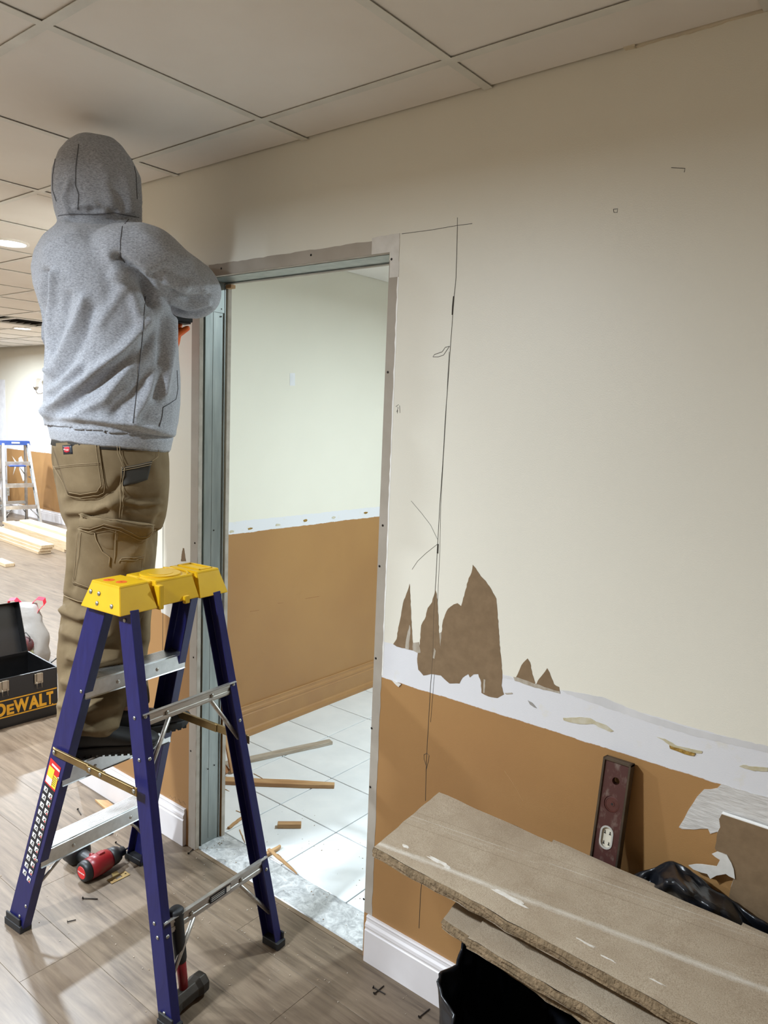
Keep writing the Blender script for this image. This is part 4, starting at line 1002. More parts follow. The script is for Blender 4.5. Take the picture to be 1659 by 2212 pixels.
# ================================================================== SCRAPS IN THE HALL
def lath(p, q, w, t, mat, label, group, z0=.0015, z1=.0015, taper=.6):
    p, q = V(p), V(q); p.z = q.z = 0; d = q-p; L = d.length; n = 8; rings = []; rg = random.Random(int(L*1000))
    for i in range(n+1):
        f = i/n; ww = w*(1 if f < .7 else 1-(f-.7)/.3*(1-taper)); j = rg.uniform(-.0015, .0015)
        rings.append([(f*L, -ww/2+j, 0), (f*L, ww/2+j, 0), (f*L, ww/2+j, t), (f*L, -ww/2+j, t)])
    o = MB().loft(rings).build('lath_strip', mat, None, bevel=.0012); o.location = (p.x, p.y, z0)
    o.rotation_euler = (0, -math.atan2(z1-z0, L), math.atan2(d.y, d.x)); return tag(o, label, 'lath', group)
hz = 'wood scraps on hall tiles'
lath(fl(455, 1690), fl(722, 1702), .042, .018, MAT_LATH, 'long tan wooden lath split at one end on white tiles', hz)
lath(fl(470, 1660), fl(715, 1606), .040, .016, MAT_LATHG, 'whitewashed wooden lath lying across white tiles', hz, taper=.9)
a = fl(505, 1670); o = MB().box((0, -.018, 0), (.62, .018, .012)).build('lath_strip', MAT_LATH, None, bevel=.001); b_ = V((XS+.035, a.y+.06, .47)); d = b_-V((a.x, a.y, .004)); o.location = (a.x, a.y, .004)
o.rotation_euler = (0, -math.atan2(d.z, math.hypot(d.x, d.y)), math.atan2(d.y, d.x)); tag(o, 'thin wooden lath leaning against orange hall baseboard', 'lath', hz)
a = fl(490, 1672); o = MB().box((0, -.02, 0), (.5, .02, .012)).build('lath_strip', M('brown_lath', (150, 104, 66), .7), None, bevel=.001); b_ = V((XS+.035, a.y-.12, .26)); d = b_-V((a.x, a.y, .004)); o.location = (a.x, a.y, .004)
o.rotation_euler = (0, -math.atan2(d.z, math.hypot(d.x, d.y)), math.atan2(d.y, d.x)); tag(o, 'brown lath leaning behind the tan leaning lath', 'lath', hz)
p = fl(625, 1787); ex = fl(651, 1786)-fl(600, 1786); o = MB().box((-ex.length/2, -.013, 0), (ex.length/2, .013, .018)).build('wood_block', MAT_LATH, None, bevel=.0015); o.location = (p.x, p.y, .0012); o.rotation_euler = (0, 0, math.atan2(ex.y, ex.x)); tag(o, 'small rectangular wood block alone on a white tile', 'wood block', hz)
lath(fl(549, 1866), fl(606, 1834), .016, .012, MAT_LATH, 'short square stick lying on the marble threshold edge', hz, z0=.0046, z1=.0046)
lath(fl(580, 1845), fl(642, 1892), .012, .007, MAT_LATH, 'pointed wood splinter crossing the marble threshold', hz, z0=.017, z1=.0046, taper=.2)
lath(fl(494, 1792), fl(527, 1765), .013, .008, MAT_LATH, 'curved brown splinter beside steel jamb stud', hz, taper=.5)
for i, (a, b) in enumerate((((518,1793),(529,1822)),((510,1752),(530,1760)),((475,1702),(496,1710)),((600,1848),(618,1866)),((548,1672),(570,1684)))):
    lath(fl(*a), fl(*b), .004, .002, MAT_LATH, 'tiny wood sliver on hall tile', 'slivers on the hall tiles', taper=.4, z0=.0014 if i != 3 else .0048, z1=.0014 if i != 3 else .0048)

# ================================================================== RIGHT FOREGROUND
# spirit level leaning on the wall
lt, lr = wl(1316, 1626, -.004), wl(1374, 1638, -.004)
LV = thing('spirit_level', 'scuffed dark red spirit level leaning upright against orange wall', 'spirit level', ((lt.x+lr.x)/2-.002, -.155, 0))
lw, lh, tk = .066, (lt.z+lr.z)/2+.004, .024
lean = math.asin((.155-.006-tk*.5)/lh); LV.rotation_euler = (-lean, 0, 0)
circ = lambda cx, cz, r, n=24: [(cx+r*math.cos(2*math.pi*k/n), cz+r*math.sin(2*math.pi*k/n)) for k in range(n)]
def stad(cx, cz, w, h, n=10): return [(cx+w*math.cos(a), cz+h-w+w*math.sin(a)) for a in (k*math.pi/n for k in range(n+1))]+[(cx-w*math.cos(a), cz-h+w-w*math.sin(a)) for a in (k*math.pi/n for k in range(n+1))]
zt = lh
def up(me):
    for v in me.vertices: v.co = V((v.co.x, -v.co.z, v.co.y))
    return me
def addm(me, name, mat, par): me.materials.clear(); me.materials.append(mat); return link(name, me, par)
e = .0055
addm(up(curve_mesh([[(-lw/2+e, .004), (lw/2-e, .004), (lw/2-e, zt-.005), (-lw/2+e, zt-.005)], circ(.002, zt-.047, .0085), stad(-.002, zt-.178, .0155, .027), circ(0, zt-.101, .0185)], .008)), 'web', MAT_LVL, LV)
fm = MB()
for s in (-1, 1): fm.box((s*(lw/2-e/2)-e/2, -tk/2, 0), (s*(lw/2-e/2)+e/2, tk/2, zt))
fm.box((-lw/2, -tk/2, zt-.006), (lw/2, tk/2, zt)); fm.box((-lw/2, -tk/2, 0), (lw/2, tk/2, .006)); fm.build('edge_frame', MAT_LVLE, LV, bevel=.001)
MB().lathe([(.0001, .0), (.0182, 0), (.0182, .010), (.0150, .0105), (.0148, .0095), (.006, .0095), (.0055, .0105), (.0001, .0105)], (0, .004, zt-.101), 28, (0, -1, 0)).build('round_vial_cover', M('level_dial', (88, 42, 34), .5, 0, (74, 36, 28), 60), LV, smooth=False)
MB().lathe([(.0001, .0), (.003, 0), (.0028, .0004), (.0001, .0004)], (0, -.0063, zt-.101), 12, (0, -1, 0)).build('dial_pin', MAT_BLK, LV)
addm(up(curve_mesh([stad(-.002, zt-.178, .0154, .0268), stad(-.002, zt-.178, .0115, .023)], .0095)), 'vial_bezel', M('bezel_grey', (176, 172, 164), .35), LV)
addm(up(curve_mesh([stad(-.002, zt-.178, .0118, .0232)], .004)), 'vial', MAT_VIAL, LV)
for sx in (-1, 1):
    for dz in (-.012, .012): MB().box((-.002+sx*.006-.0018, -.0056, zt-.178+dz-.005), (-.002+sx*.006+.0018, -.0040, zt-.178+dz-.0035)).build('vial_mark', MAT_BLK, LV); MB().box((-.002+sx*.006-.0006, -.0056, zt-.178+dz-.005), (-.002+sx*.006+.0006, -.0040, zt-.178+dz+.002)).build('vial_mark', MAT_BLK, LV)

# drywall sheet offcut leaning at the wall, brown back outwards
OB = thing('drywall_offcut', 'brown-backed drywall offcut with white edge leaning on wall behind black bag', 'drywall', (0, 0, 0))
yo = -.018
ed = z7([(1360,770),(1345,800),(1352,850),(1335,885),(1328,940),(1318,985),(1330,1010),(1392,1035),(1425,1100),(1440,1180),(1420,1240),(1400,1320)])
pts = [wl(u, v, yo) for u, v in rag(ed, 3, seed=51, closed=False)]
pl = [(p.x, p.z) for p in pts]+[(pts[-1].x, .02), (1.75, .02), (1.75, pts[0].z+.008)]
me = curve_mesh([pl], .006)
for v in me.vertices: v.co = V((v.co.x, yo+.0062-v.co.z, v.co.y))
addm(me, 'paper_face', MAT_KRAFT, OB)
me = curve_mesh([[(x, z+.0022) for x, z in pl]], .0045)
for v in me.vertices: v.co = V((v.co.x, yo+.0070-v.co.z, v.co.y))
addm(me, 'gypsum_core', M('white_gypsum', (240, 238, 234), .9, bmp=.3, bs=120), OB)
fg = z7([(1150,1095),(1230,1088),(1330,1102),(1352,1060),(1320,1040),(1300,1022),(1335,1008),(1395,1028),(1425,1080),(1440,1120),(1448,1182),(1410,1165),(1390,1150),(1330,1160),(1290,1182),(1270,1150),(1230,1140),(1180,1120)])
o = wall_poly(rag(fg, 4, seed=52), 'torn_gypsum_fringe', MAT_PLASTER, OB, .0012, yo-.0015)
OB.location = (0, 0, 0)

# black refuse bag, open at the top
BC = V((.865, -.405, 0)); bagr = MB(); NB = 144
def rim(a):       # height of the rim by direction
    return .57+.12*max(0, math.sin(a))**2*(1 if math.cos(a) > -.3 else .4)-.05*max(0, -math.sin(a))+.03*noise.noise(V((math.cos(a)*3, math.sin(a)*3, 1)))
def bagp(a, t, off=0):
    z = rim(a)*t; r = 1-.10*(1-t)**2-.05*math.sin(t*9+a*2)*.4
    n1 = noise.noise(V((math.cos(a)*3.5, math.sin(a)*3.5, t*4))); n2 = abs(noise.noise(V((math.cos(a)*6+t*1.5, math.sin(a)*6, t*3.5))))*2-.5; n3 = abs(noise.noise(V((math.cos(a)*13, math.sin(a)*13+t*2, t*8))))*2-.5
    r *= 1+.05*n1-.055*n2-.022*n3; ry = .235
    return BC+V(((.345*r-off)*math.cos(a), (ry*r-off)*math.sin(a), max(z, .002)))
rings = []
for i in range(41): rings.append([bagp(2*math.pi*k/NB, i/40) for k in range(NB)])
for i in range(40, 6, -1): rings.append([bagp(2*math.pi*k/NB, i/40, .005) for k in range(NB)])
bagr.loft(rings)
RB = thing('refuse_bag', 'open black plastic refuse bag holding broken board slabs', 'bag', BC)
bagr.move(-BC).build('bag_body', MAT_BAG, RB, smooth=True)
# folded bag collar rising behind the slabs
col = []
NR, NC = 40, 72
for i in range(NR+1):
    t = i/NR; row_ = []
    for k in range(NC+1):
        s = k/NC; u = 1345+(1720-1345)*s; vtop = 1905-45*math.sin(min(1, s*3)*math.pi*.5)+ (s > .3)*(s-.3)*260+6*noise.noise(V((s*9, 0, 4)))
        rd = abs(noise.noise(V((s*3.2+t*.8, t*2.6, 2))))*2; rd2 = abs(noise.noise(V((s*7, t*5-s*3, 5))))*2; p = wl(u, vtop+t*230, -.050-.10*t-.075*(rd-.3)*min(1, t*4+.3)-.03*rd2*min(1, t*3+.2)); p.y = min(p.y, -.05); row_.append(p)
    col.append(row_)
cm = MB(); n_ = NC+1
vs = [p-BC for r_ in col for p in r_]+[p-BC+V((0, .004, 0)) for r_ in col for p in r_]; off_ = (NR+1)*n_; fs = []
for i in range(NR):
    for k in range(NC):
        q = i*n_+k; fs.append((q, q+1, q+n_+1, q+n_)); fs.append((off_+q, off_+q+n_, off_+q+n_+1, off_+q+1))
for k in range(NC): fs.append((k, off_+k, off_+k+1, k+1)); fs.append((NR*n_+k, NR*n_+k+1, off_+NR*n_+k+1, off_+NR*n_+k))
for i in range(NR): fs.append((i*n_, (i+1)*n_, off_+(i+1)*n_, off_+i*n_)); fs.append((i*n_+NC, off_+i*n_+NC, off_+(i+1)*n_+NC, (i+1)*n_+NC))
cm.add(vs, fs).build('bag_collar', MAT_BAG, RB, smooth=True)
# rough fibreboard slabs
def slab_(cFL, cBL, dirx, L, th, label, seed, name='board_slab', chalk=False, tilt=0):
    """cFL front-left top corner, cBL back-left top corner"""
    cFL, cBL = V(cFL), V(cBL); dx = V(dirx).normalized(); w = cBL-cFL; nx, ny = 46, 12; up_ = dx.cross(w).normalized(); rg = random.Random(seed)
    m = MB(); grid = []; jl = [rg.uniform(-.0012, .0012) for _ in range(ny+1)]; jf = [noise.noise(V((i*.45, seed, 0)))*.006 for i in range(nx+1)]; jb = [noise.noise(V((i*.35, seed, 9)))*.004 for i in range(nx+1)]
    def pt(i, j, k):
        s, t = i/nx, j/ny; p = cFL+dx*(L*s)+w*t
        if i == 0: p = p+dx*(jl[j]+ (.0015*noise.noise(V((j*.9, k*3, seed)))))
        if j == 0: p = p+w.normalized()*(jf[i]+ (0 if k == 0 else .004*noise.noise(V((i*.8, k*7, seed)))-(.004 if k else 0)))
        if j == ny: p = p+w.normalized()*jb[i]
        return p-up_*th*k
    idx = {}
    vs = []; fs = []
    for k, kk in enumerate((0, 1)):
        for i in range(nx+1):
            for j in range(ny+1): idx[(k, i, j)] = len(vs); vs.append(pt(i, j, kk))
    for i in range(nx):
        for j in range(ny):
            fs.append((idx[0,i,j], idx[0,i+1,j], idx[0,i+1,j+1], idx[0,i,j+1])); fs.append((idx[1,i,j], idx[1,i,j+1], idx[1,i+1,j+1], idx[1,i+1,j]))
    root = thing(name, label, 'board', cFL, 0, 'broken board slabs on the refuse bag')
    m.add([v-cFL for v in vs], fs)
    # edges with a crumbly middle row
    em = MB()
    loop = [(i, 0) for i in range(nx)]+[(nx, j) for j in range(ny)]+[(nx-i, ny) for i in range(nx)]+[(0, ny-j) for j in range(ny)]
    rr_ = []
    cen = cFL+dx*(L/2)+w*.5
    for k in (0.02, .2, .4, .6, .8, .98):
        r_ = []
        for (i, j) in loop:
            a_, b_ = pt(i, j, 0), pt(i, j, 1); p = a_.lerp(b_, k); o = (p-cen); o = (w.normalized()*(-1 if j == 0 else 1 if j == ny else 0)+dx*(-1 if i == 0 else 1 if i == nx else 0))
            r_.append(p-cFL+o*(.0035*noise.noise(V((i*1.7, j*1.9+k*6, seed)))+.0025*math.sin(k*math.pi)))
        rr_.append(r_)
    em.loft(rr_, cap=False)
    face = m.build('face', slabmat('chalky_fibreboard_face', dx, w) if chalk else MAT_SLAB, root); em.build('rough_edge', MAT_SLABE, root, smooth=False)
    if chalk:
        cm_ = [((.035, .17), (.014, .03)), ((.085, .19), (.05, .035)), ((.125, .17), (.008, .02)), ((.215, .20), (.06, .04)), ((.36, .15), (.025, .02)), ((.395, .12), (.02, .012)), ((.46, .14), (.02, .012))]
        for ci, ((s0, t0), (ls, wt)) in enumerate(cm_):
            pts = []
            n = 16
            for q in range(n):
                a = 2*math.pi*q/n; rad = 1+.7*noise.noise(V((math.cos(a)*2.6, math.sin(a)*2.6, ci*3.1)))
                s = s0+ls/2+ls/2*math.cos(a)*rad; t = max(.005, t0+wt*.5*math.sin(a)*rad); pts.append(dx*(L*s)+w*t+up_*.0002)
            MB().prism(pts, up_*.0006).build('chalky_smear', MAT_CHALK, root)
    return root
zT = .700
FLc, BLc = fl(808, 1830, zT-.012), fl(948, 1711, zT-.012)
FRd = fl(1300, 2093, zT)-FLc; FRd.z = .008
slab_(FLc, BLc, FRd, 1.35, .021, 'topmost pale brown board slab with white chalky smears', 3, chalk=True)
b2 = fl(1196, 1814, zT-.035); b2d = V((FRd.x, FRd.y+.012, 0))
wv = (BLc-FLc)
slab_(b2-wv*1.0+V((.02, 0, 0)), b2, b2d, 1.0, .019, 'second board slab peeking out behind the topmost slab', 4)
f3 = fl(1010, 2026, .628); d3 = fl(1400, 2212+40, .64)-f3; d3.z = .012
slab_(f3, f3+wv*.92+V((.01, 0, 0)), (d3.x, d3.y, .012), 1.15, .020, 'third board slab jutting out under the topmost slab', 5)
f4 = fl(957, 1984, .600); slab_(f4, f4+wv*.9+V((-.01, 0, 0)), (d3.x, d3.y-.02, .0), 1.2, .020, 'lowest board slab resting on the bag rim', 6)
# ================================================================== PERSON
PHI = math.radians(78); PF = V((math.cos(PHI), math.sin(PHI), 0)); PR = V((math.sin(PHI), -math.cos(PHI), 0)); PP = V((-.808, -.387, 0))
def Lc(F, R, z): return PP+PF*F+PR*R+V((0, 0, z))
PERS = thing('person', 'person in grey hooded sweatshirt and brown work trousers standing on stepladder holding a drill', 'person', V((-.78, -.37, .576)))
PO = V(PERS.location)
def tring(z, hb, hf, hw, cR=0, n=40, p=2.25):
    out = []
    for k in range(n):
        t = 2*math.pi*k/n; c, s = math.cos(t), math.sin(t)
        x = abs(c)**(2/p)*(hf if c > 0 else -hb); y = abs(s)**(2/p)*math.copysign(hw, s); out.append(Lc(x, y+cR, z))
    return out
def limb(pts, n=20):
    """pts: list of (point, radius)"""
    # resample smoothly
    P = [V(p) for p, r in pts]; R_ = [r for p, r in pts]; out = []; rad = []
    for i in range(len(P)-1):
        p0 = P[max(i-1, 0)]; p1 = P[i]; p2 = P[i+1]; p3 = P[min(i+2, len(P)-1)]
        for k in range(6):
            t = k/6; out.append(.5*((2*p1)+(p2-p0)*t+(2*p0-5*p1+4*p2-p3)*t*t+(3*p1-p0-3*p2+p3)*t**3)); rad.append(R_[i]+(R_[i+1]-R_[i])*t)
    out.append(P[-1]); rad.append(R_[-1])
    return MB().tube(out, rad, n)
def fold(me, folds, view_only=True):
    """raise soft ridges / press valleys along lines on the cloth"""
    nr = [v.normal.copy() for v in me.vertices]
    segs = []
    for pts, amp, sig in folds: segs.append(([(V((a[0], a[1])), V((b[0], b[1]))) for a, b in zip(pts, pts[1:])], amp, sig))
    for v, n in zip(me.vertices, nr):
        w = v.co
        if view_only and n.dot(w-CAM) > 0.05: continue
        q = pj(w); uv = V((q[0], q[1])); d = 0
        for sg, amp, sig in segs:
            best = 1e9
            for a, b in sg:
                ab = b-a; t = max(0, min(1, (uv-a).dot(ab)/ab.length_squared)); best = min(best, (uv-(a+ab*t)).length)
                if best < 1: break
            if best < sig*3: d += amp*math.exp(-(best/sig)**2)
        if d: v.co = w+n*d
def wrinkle(me, amp, fx, fz, seed=0, cond=None):
    nr = [v.normal.copy() for v in me.vertices]
    for v, n in zip(me.vertices, nr):
        p = v.co; k = cond(p) if cond else 1
        if k: v.co = p+n*(amp*k*noise.noise(V((p.x*fx+seed, p.y*fx, p.z*fz+p.x*3)))+amp*.5*k*noise.noise(V((p.x*fx*2.2+seed, p.y*fx*2.2+5, p.z*fz*2.0))))
def finish(me, name, mat, parent=PERS):
    for v in me.vertices: v.co = v.co-PO
    me.materials.clear(); me.materials.append(mat); me.update(); return link(name, me, parent)

# joints
SHR, SHL = Lc(-.015, .165, 2.06), Lc(-.015, -.165, 2.06)
ELR = px2(424, 622, -.06); HNR = px2(372, 640, .20)
ELL = Lc(-.045, -.27, 1.84); HNL = px2(362, 728, .20)
HIPR, HIPL = Lc(0, .09, 1.40), Lc(0, -.09, 1.40)
KNR, KNL = px2(225, 1290, -.02), px2(258, 1300, .125)
ANR, ANL = px2(190, 1565, -.045), px2(268, 1515, .055)
# --- body: one continuous figure under the clothes
bd_ = MB()
bd_.loft([tring(z, a, b, c) for z, a, b, c in ((1.36, .10, .09, .13), (1.45, .12, .11, .15), (1.6, .11, .12, .145), (1.75, .115, .12, .15), (1.9, .13, .11, .165), (2.02, .12, .085, .17), (2.09, .09, .06, .11), (2.12, .06, .05, .06))])
bd_.add(*(lambda m: (m.v, m.f))(limb([(Lc(-.02, 0, 2.06), .06), (Lc(-.015, 0, 2.14), .056), (Lc(-.005, 0, 2.2), .056)])))
HC = Lc(-.02, 0, 2.268)
bd_.ell(HC, PF*.094, PR*.077, V((0,0,.112)))
bd_.ell(HC+PF*.03-V((0,0,.06)), PF*.055, PR*.055, V((0,0,.055)))                   # jaw
bd_.ell(HC+PF*.100-V((0,0,.012)), PF*.020, PR*.014, V((0,0,.026)), 12, 8)            # nose
bd_.ell(HC+PF*.088-V((0,0,.052)), PF*.012, PR*.024, V((0,0,.007)), 12, 8)            # lips
for s in (-1, 1): bd_.ell(HC+PR*(s*.078)-V((0,0,.012))-PF*.005, PF*.016, PR*.008, V((0,0,.028)), 12, 8)   # ears
for a, e, h in ((SHR, ELR, HNR), (SHL, ELL, HNL)):
    x = limb([(a, .055), (a.lerp(e, .5), .048), (e, .040), (e.lerp(h, .4), .040), (h, .027)]); bd_.add(x.v, x.f)
for hp_, kn, an in ((HIPR, KNR, ANR), (HIPL, KNL, ANL)):
    x = limb([(hp_, .085), (hp_.lerp(kn, .5), .075), (kn, .058), (kn.lerp(an, .4), .056), (an, .040), (an-V((0,0,.03)), .042)]); bd_.add(x.v, x.f)
body = finish(remesh(bd_, .008, 3, 'body'), 'body', MAT_SKIN)
for s in (-1, 1):
    p = HC+PF*.083+PR*(s*.031)+V((0,0,.004))-PO
    e_ = MB().ell(p, PF*.012, PR*.0125, V((0,0,.0115)), 14, 10).build('eye', M('eye_white', (228, 224, 220), .3), body, smooth=True)
    MB().ell(p+PF*.0095, PF*.0035, PR*.005, V((0,0,.005)), 12, 8).build('iris', M('eye_brown', (60, 40, 28), .3), body, smooth=True)
    MB().tube([HC+PF*(.088-abs(q)*.2)+PR*(s*(.031+q))+V((0,0,.024))-PO for q in (-.016, 0, .016)], .0035, 6).build('eyebrow', M('brown_hair', (48, 36, 28), .8), body, smooth=True)

# --- hooded sweatshirt
hd_ = MB()
hd_.loft([tring(z, a, b, c) for z, a, b, c in ((1.548, .160, .165, .195), (1.565, .176, .180, .207), (1.60, .182, .190, .212), (1.66, .182, .195, .216), (1.74, .176, .192, .215), (1.83, .172, .185, .215), (1.91, .182, .168, .216), (1.98, .202, .145, .220), (2.03, .208, .125, .215), (2.075, .200, .105, .195), (2.115, .178, .085, .155), (2.15, .145, .07, .11), (2.18, .12, .06, .085))])
hd_.loft([tring(z, a, b, c, 0, 40, 2.1) for z, a, b, c in ((2.115, .115, .055, .09), (2.15, .138, .080, .102), (2.19, .150, .090, .110), (2.24, .158, .094, .114), (2.30, .156, .086, .110), (2.345, .142, .060, .096), (2.378, .118, .028, .072), (2.398, .092, -.012, .046), (2.408, .070, -.035, .022))])
for pts in ([(SHR-PF*.0-V((0,0,.02))-PR*.03, .098), (SHR+V((0,0,-.012)), .096), (px2(318, 556, -.19), .086), (px2(368, 588, -.145), .079), (px2(412, 615, -.085), .072), (px2(430, 632, -.03), .066), (px2(420, 645, .04), .060), (px2(398, 648, .11), .056), (px2(384, 645, .16), .048)],
            [(SHL+PR*.03-V((0,0,.02)), .098), (SHL, .096), (SHL.lerp(ELL, .5), .082), (ELL, .070), (ELL.lerp(HNL, .35), .064), (ELL.lerp(HNL, .7), .055), (ELL.lerp(HNL, .88), .048)]):
    x = limb(pts, 24); hd_.add(x.v, x.f)
hme = remesh(hd_, .006, 6, 'hoodie')
fold(hme, [([(318,696),(262,758),(205,803),(142,853),(104,886)], .021, 12), ([(330,730),(270,785),(210,830),(150,874),(118,896)], -.019, 12),
           ([(172,792),(142,816),(108,846)], .013, 7), ([(182,808),(150,832),(116,862)], -.011, 7),
           ([(116,590),(110,690),(108,800)], .018, 8), ([(98,590),(95,690),(98,790)], -.020, 10),
           ([(182,645),(163,700),(132,765),(112,812)], .014, 10), ([(200,670),(182,730),(150,785),(124,822)], -.012, 11), ([(150,640),(138,700),(122,760)], -.010, 10),
           ([(252,556),(290,588),(318,620),(330,655)], -.034, 12), ([(246,596),(285,636),(300,690)], .014, 11),
           ([(300,750),(262,812),(225,862),(170,893)], .012, 12), ([(330,790),(290,850),(250,893)], -.010, 13), ([(345,800),(315,860),(290,905)], .010, 11),
           ([(374,690),(370,760),(356,850)], .014, 9), ([(352,690),(348,780),(338,860)], -.013, 10),
           ([(375,632),(410,648),(448,640)], -.014, 6), ([(368,650),(405,668),(448,655)], .010, 6), ([(385,668),(420,680),(450,668)], -.010, 5), ([(335,600),(372,634)], -.010, 10), ([(360,615),(400,625)], .008, 8),
           ([(300,500),(350,535),(400,560)], .006, 14), ([(330,600),(360,580),(400,600)], -.007, 10),
           ([(205,330),(230,380),(240,440)], .006, 14), ([(150,462),(138,430),(150,395)], .012, 7), ([(132,455),(124,425),(134,390)], -.008, 7), ([(228,455),(200,440),(165,446)], .012, 6), ([(250,458),(220,450),(196,454)], -.008, 6),
           ([(150,470),(190,474),(240,474),(290,470)], -.014, 8), ([(240,400),(262,430),(270,455)], -.006, 9), ([(270,380),(282,420),(284,455)], .006, 9),
           ([(108,897),(200,905),(290,918),(368,936)], .014, 9), ([(108,914),(200,920),(290,932),(366,948)], -.006, 7), ([(398,555),(432,600),(446,640)], .006, 8),
           ([(100,540),(130,520),(165,505)], .006, 12), ([(200,520),(230,580),(240,640)], -.006, 16), ([(215,700),(240,660),(262,625)], .008, 12)])
wrinkle(hme, .0045, 9, 6, 3)
# open the hood at the face and hollow it
bm = bmesh.new(); bm.from_mesh(hme)
kill = []
for f in bm.faces:
    c = f.calc_center_median(); l = c-Lc(0, 0, 0); F, R_, z = l.dot(PF), l.dot(PR), c.z
    if F > .045 and ((z-2.255)/.095)**2+(R_/.080)**2 < 1 and z > 2.16: kill.append(f)
    if z < 1.566-.014*F/.17: kill.append(f)
bmesh.ops.delete(bm, geom=kill, context='FACES'); bm.to_mesh(hme); bm.free()
hbvh = BVHTree.FromPolygons([v.co.copy() for v in hme.vertices], [tuple(p.vertices) for p in hme.polygons])
HOOD = finish(hme, 'hooded_sweatshirt', MAT_HOOD)
HOOD['label'] = 'grey heather hooded sweatshirt with hood up'
sm = HOOD.modifiers.new('thickness', 'SOLIDIFY'); sm.thickness = .004; sm.offset = -1
# rib hem
rh = MB(); rg_ = []
for z, a, b, c in ((1.512, .158, .160, .192), (1.520, .163, .166, .196), (1.540, .166, .170, .199), (1.556, .170, .174, .202), (1.560, .166, .170, .199)): rg_.append(tring(z, a, b, c, 0, 64))
rg_ = [[p+V((0, 0, .010-.014*math.cos((k/64)*2*math.pi)+.004*noise.noise(V((k*.35, 0, 7))))) for k, p in enumerate(r)] for r in rg_]
rh.loft(rg_, cap=False); me = rh.move(-PO).mesh('rib_hem', MAT_HOOD, smooth=True); o = link('rib_hem', me, HOOD); s_m = o.modifiers.new('t', 'SOLIDIFY'); s_m.thickness = .005; s_m.offset = -1
def cast(bvh, u, v, off=.0):
    d = ray(u, v).normalized(); h, n, i, ds = bvh.ray_cast(CAM, d)
    if h is None:
        q = px2(u, v, 0); h, n, i, ds = bvh.find_nearest(q)
    if n.dot(d) > 0: n = -n
    return h+n*off, n
def dens(pts, step=8):
    out = []
    for a, b in zip(pts, pts[1:]):
        k = max(1, int(math.hypot(b[0]-a[0], b[1]-a[1])/step))
        for j in range(k): out.append((a[0]+(b[0]-a[0])*j/k, a[1]+(b[1]-a[1])*j/k))
    return out+[pts[-1]]
def seam(bvh, pts, r, name, mat, parent, off=.0005):
    return MB().tube([cast(bvh, u, v, off)[0]-PO for u, v in dens(pts)], r, 5).build(name, mat, parent, smooth=True)
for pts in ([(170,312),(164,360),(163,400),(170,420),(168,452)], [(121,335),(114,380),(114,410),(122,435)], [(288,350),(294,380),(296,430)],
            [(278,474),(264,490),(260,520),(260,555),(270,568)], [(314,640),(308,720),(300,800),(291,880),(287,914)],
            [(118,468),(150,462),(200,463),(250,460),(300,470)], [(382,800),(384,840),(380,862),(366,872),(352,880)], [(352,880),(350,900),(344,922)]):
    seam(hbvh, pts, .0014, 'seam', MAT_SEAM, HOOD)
# cuff of the near sleeve
cu_ = limb([(px2(389, 645, .14), .0505), (px2(381, 644, .168), .047), (px2(375, 643, .195), .043)], 22); cu_.move(-PO).build('cuff', MAT_HOOD, HOOD, smooth=True)
cu_ = limb([(ELL.lerp(HNL, .84), .050), (ELL.lerp(HNL, .92), .045)], 22); cu_.move(-PO).build('cuff', MAT_HOOD, HOOD, smooth=True)

# --- work trousers
tr_ = MB()
tr_.loft([tring(z, a, b, c) for z, a, b, c in ((1.27, .12, .145, .155), (1.31, .135, .155, .175), (1.36, .143, .160, .188), (1.42, .152, .163, .194), (1.48, .160, .163, .194), (1.53, .158, .158, .190), (1.56, .152, .152, .182))])
RL = [(px2(240, 1085, -.055), .121), (px2(243, 1150, -.045), .124), (px2(238, 1220, -.035), .121), (px2(226, 1290, -.022), .119), (px2(215, 1360, -.008), .116), (px2(207, 1440, 0), .112), (px2(200, 1510, -.015), .102), (px2(193, 1565, -.045), .090), (px2(190, 1592, -.06), .083)]
LLg = [(px2(262, 1085, .10), .112), (px2(266, 1150, .12), .108), (px2(268, 1220, .13), .098), (px2(266, 1290, .13), .094), (px2(262, 1360, .125), .091), (px2(258, 1440, .11), .088), (px2(264, 1500, .075), .084), (px2(269, 1532, .055), .080)]
for LG in (RL, LLg):
    x = limb(LG, 28); tr_.add(x.v, x.f)
pme = remesh(tr_, .0075, 4, 'trousers')
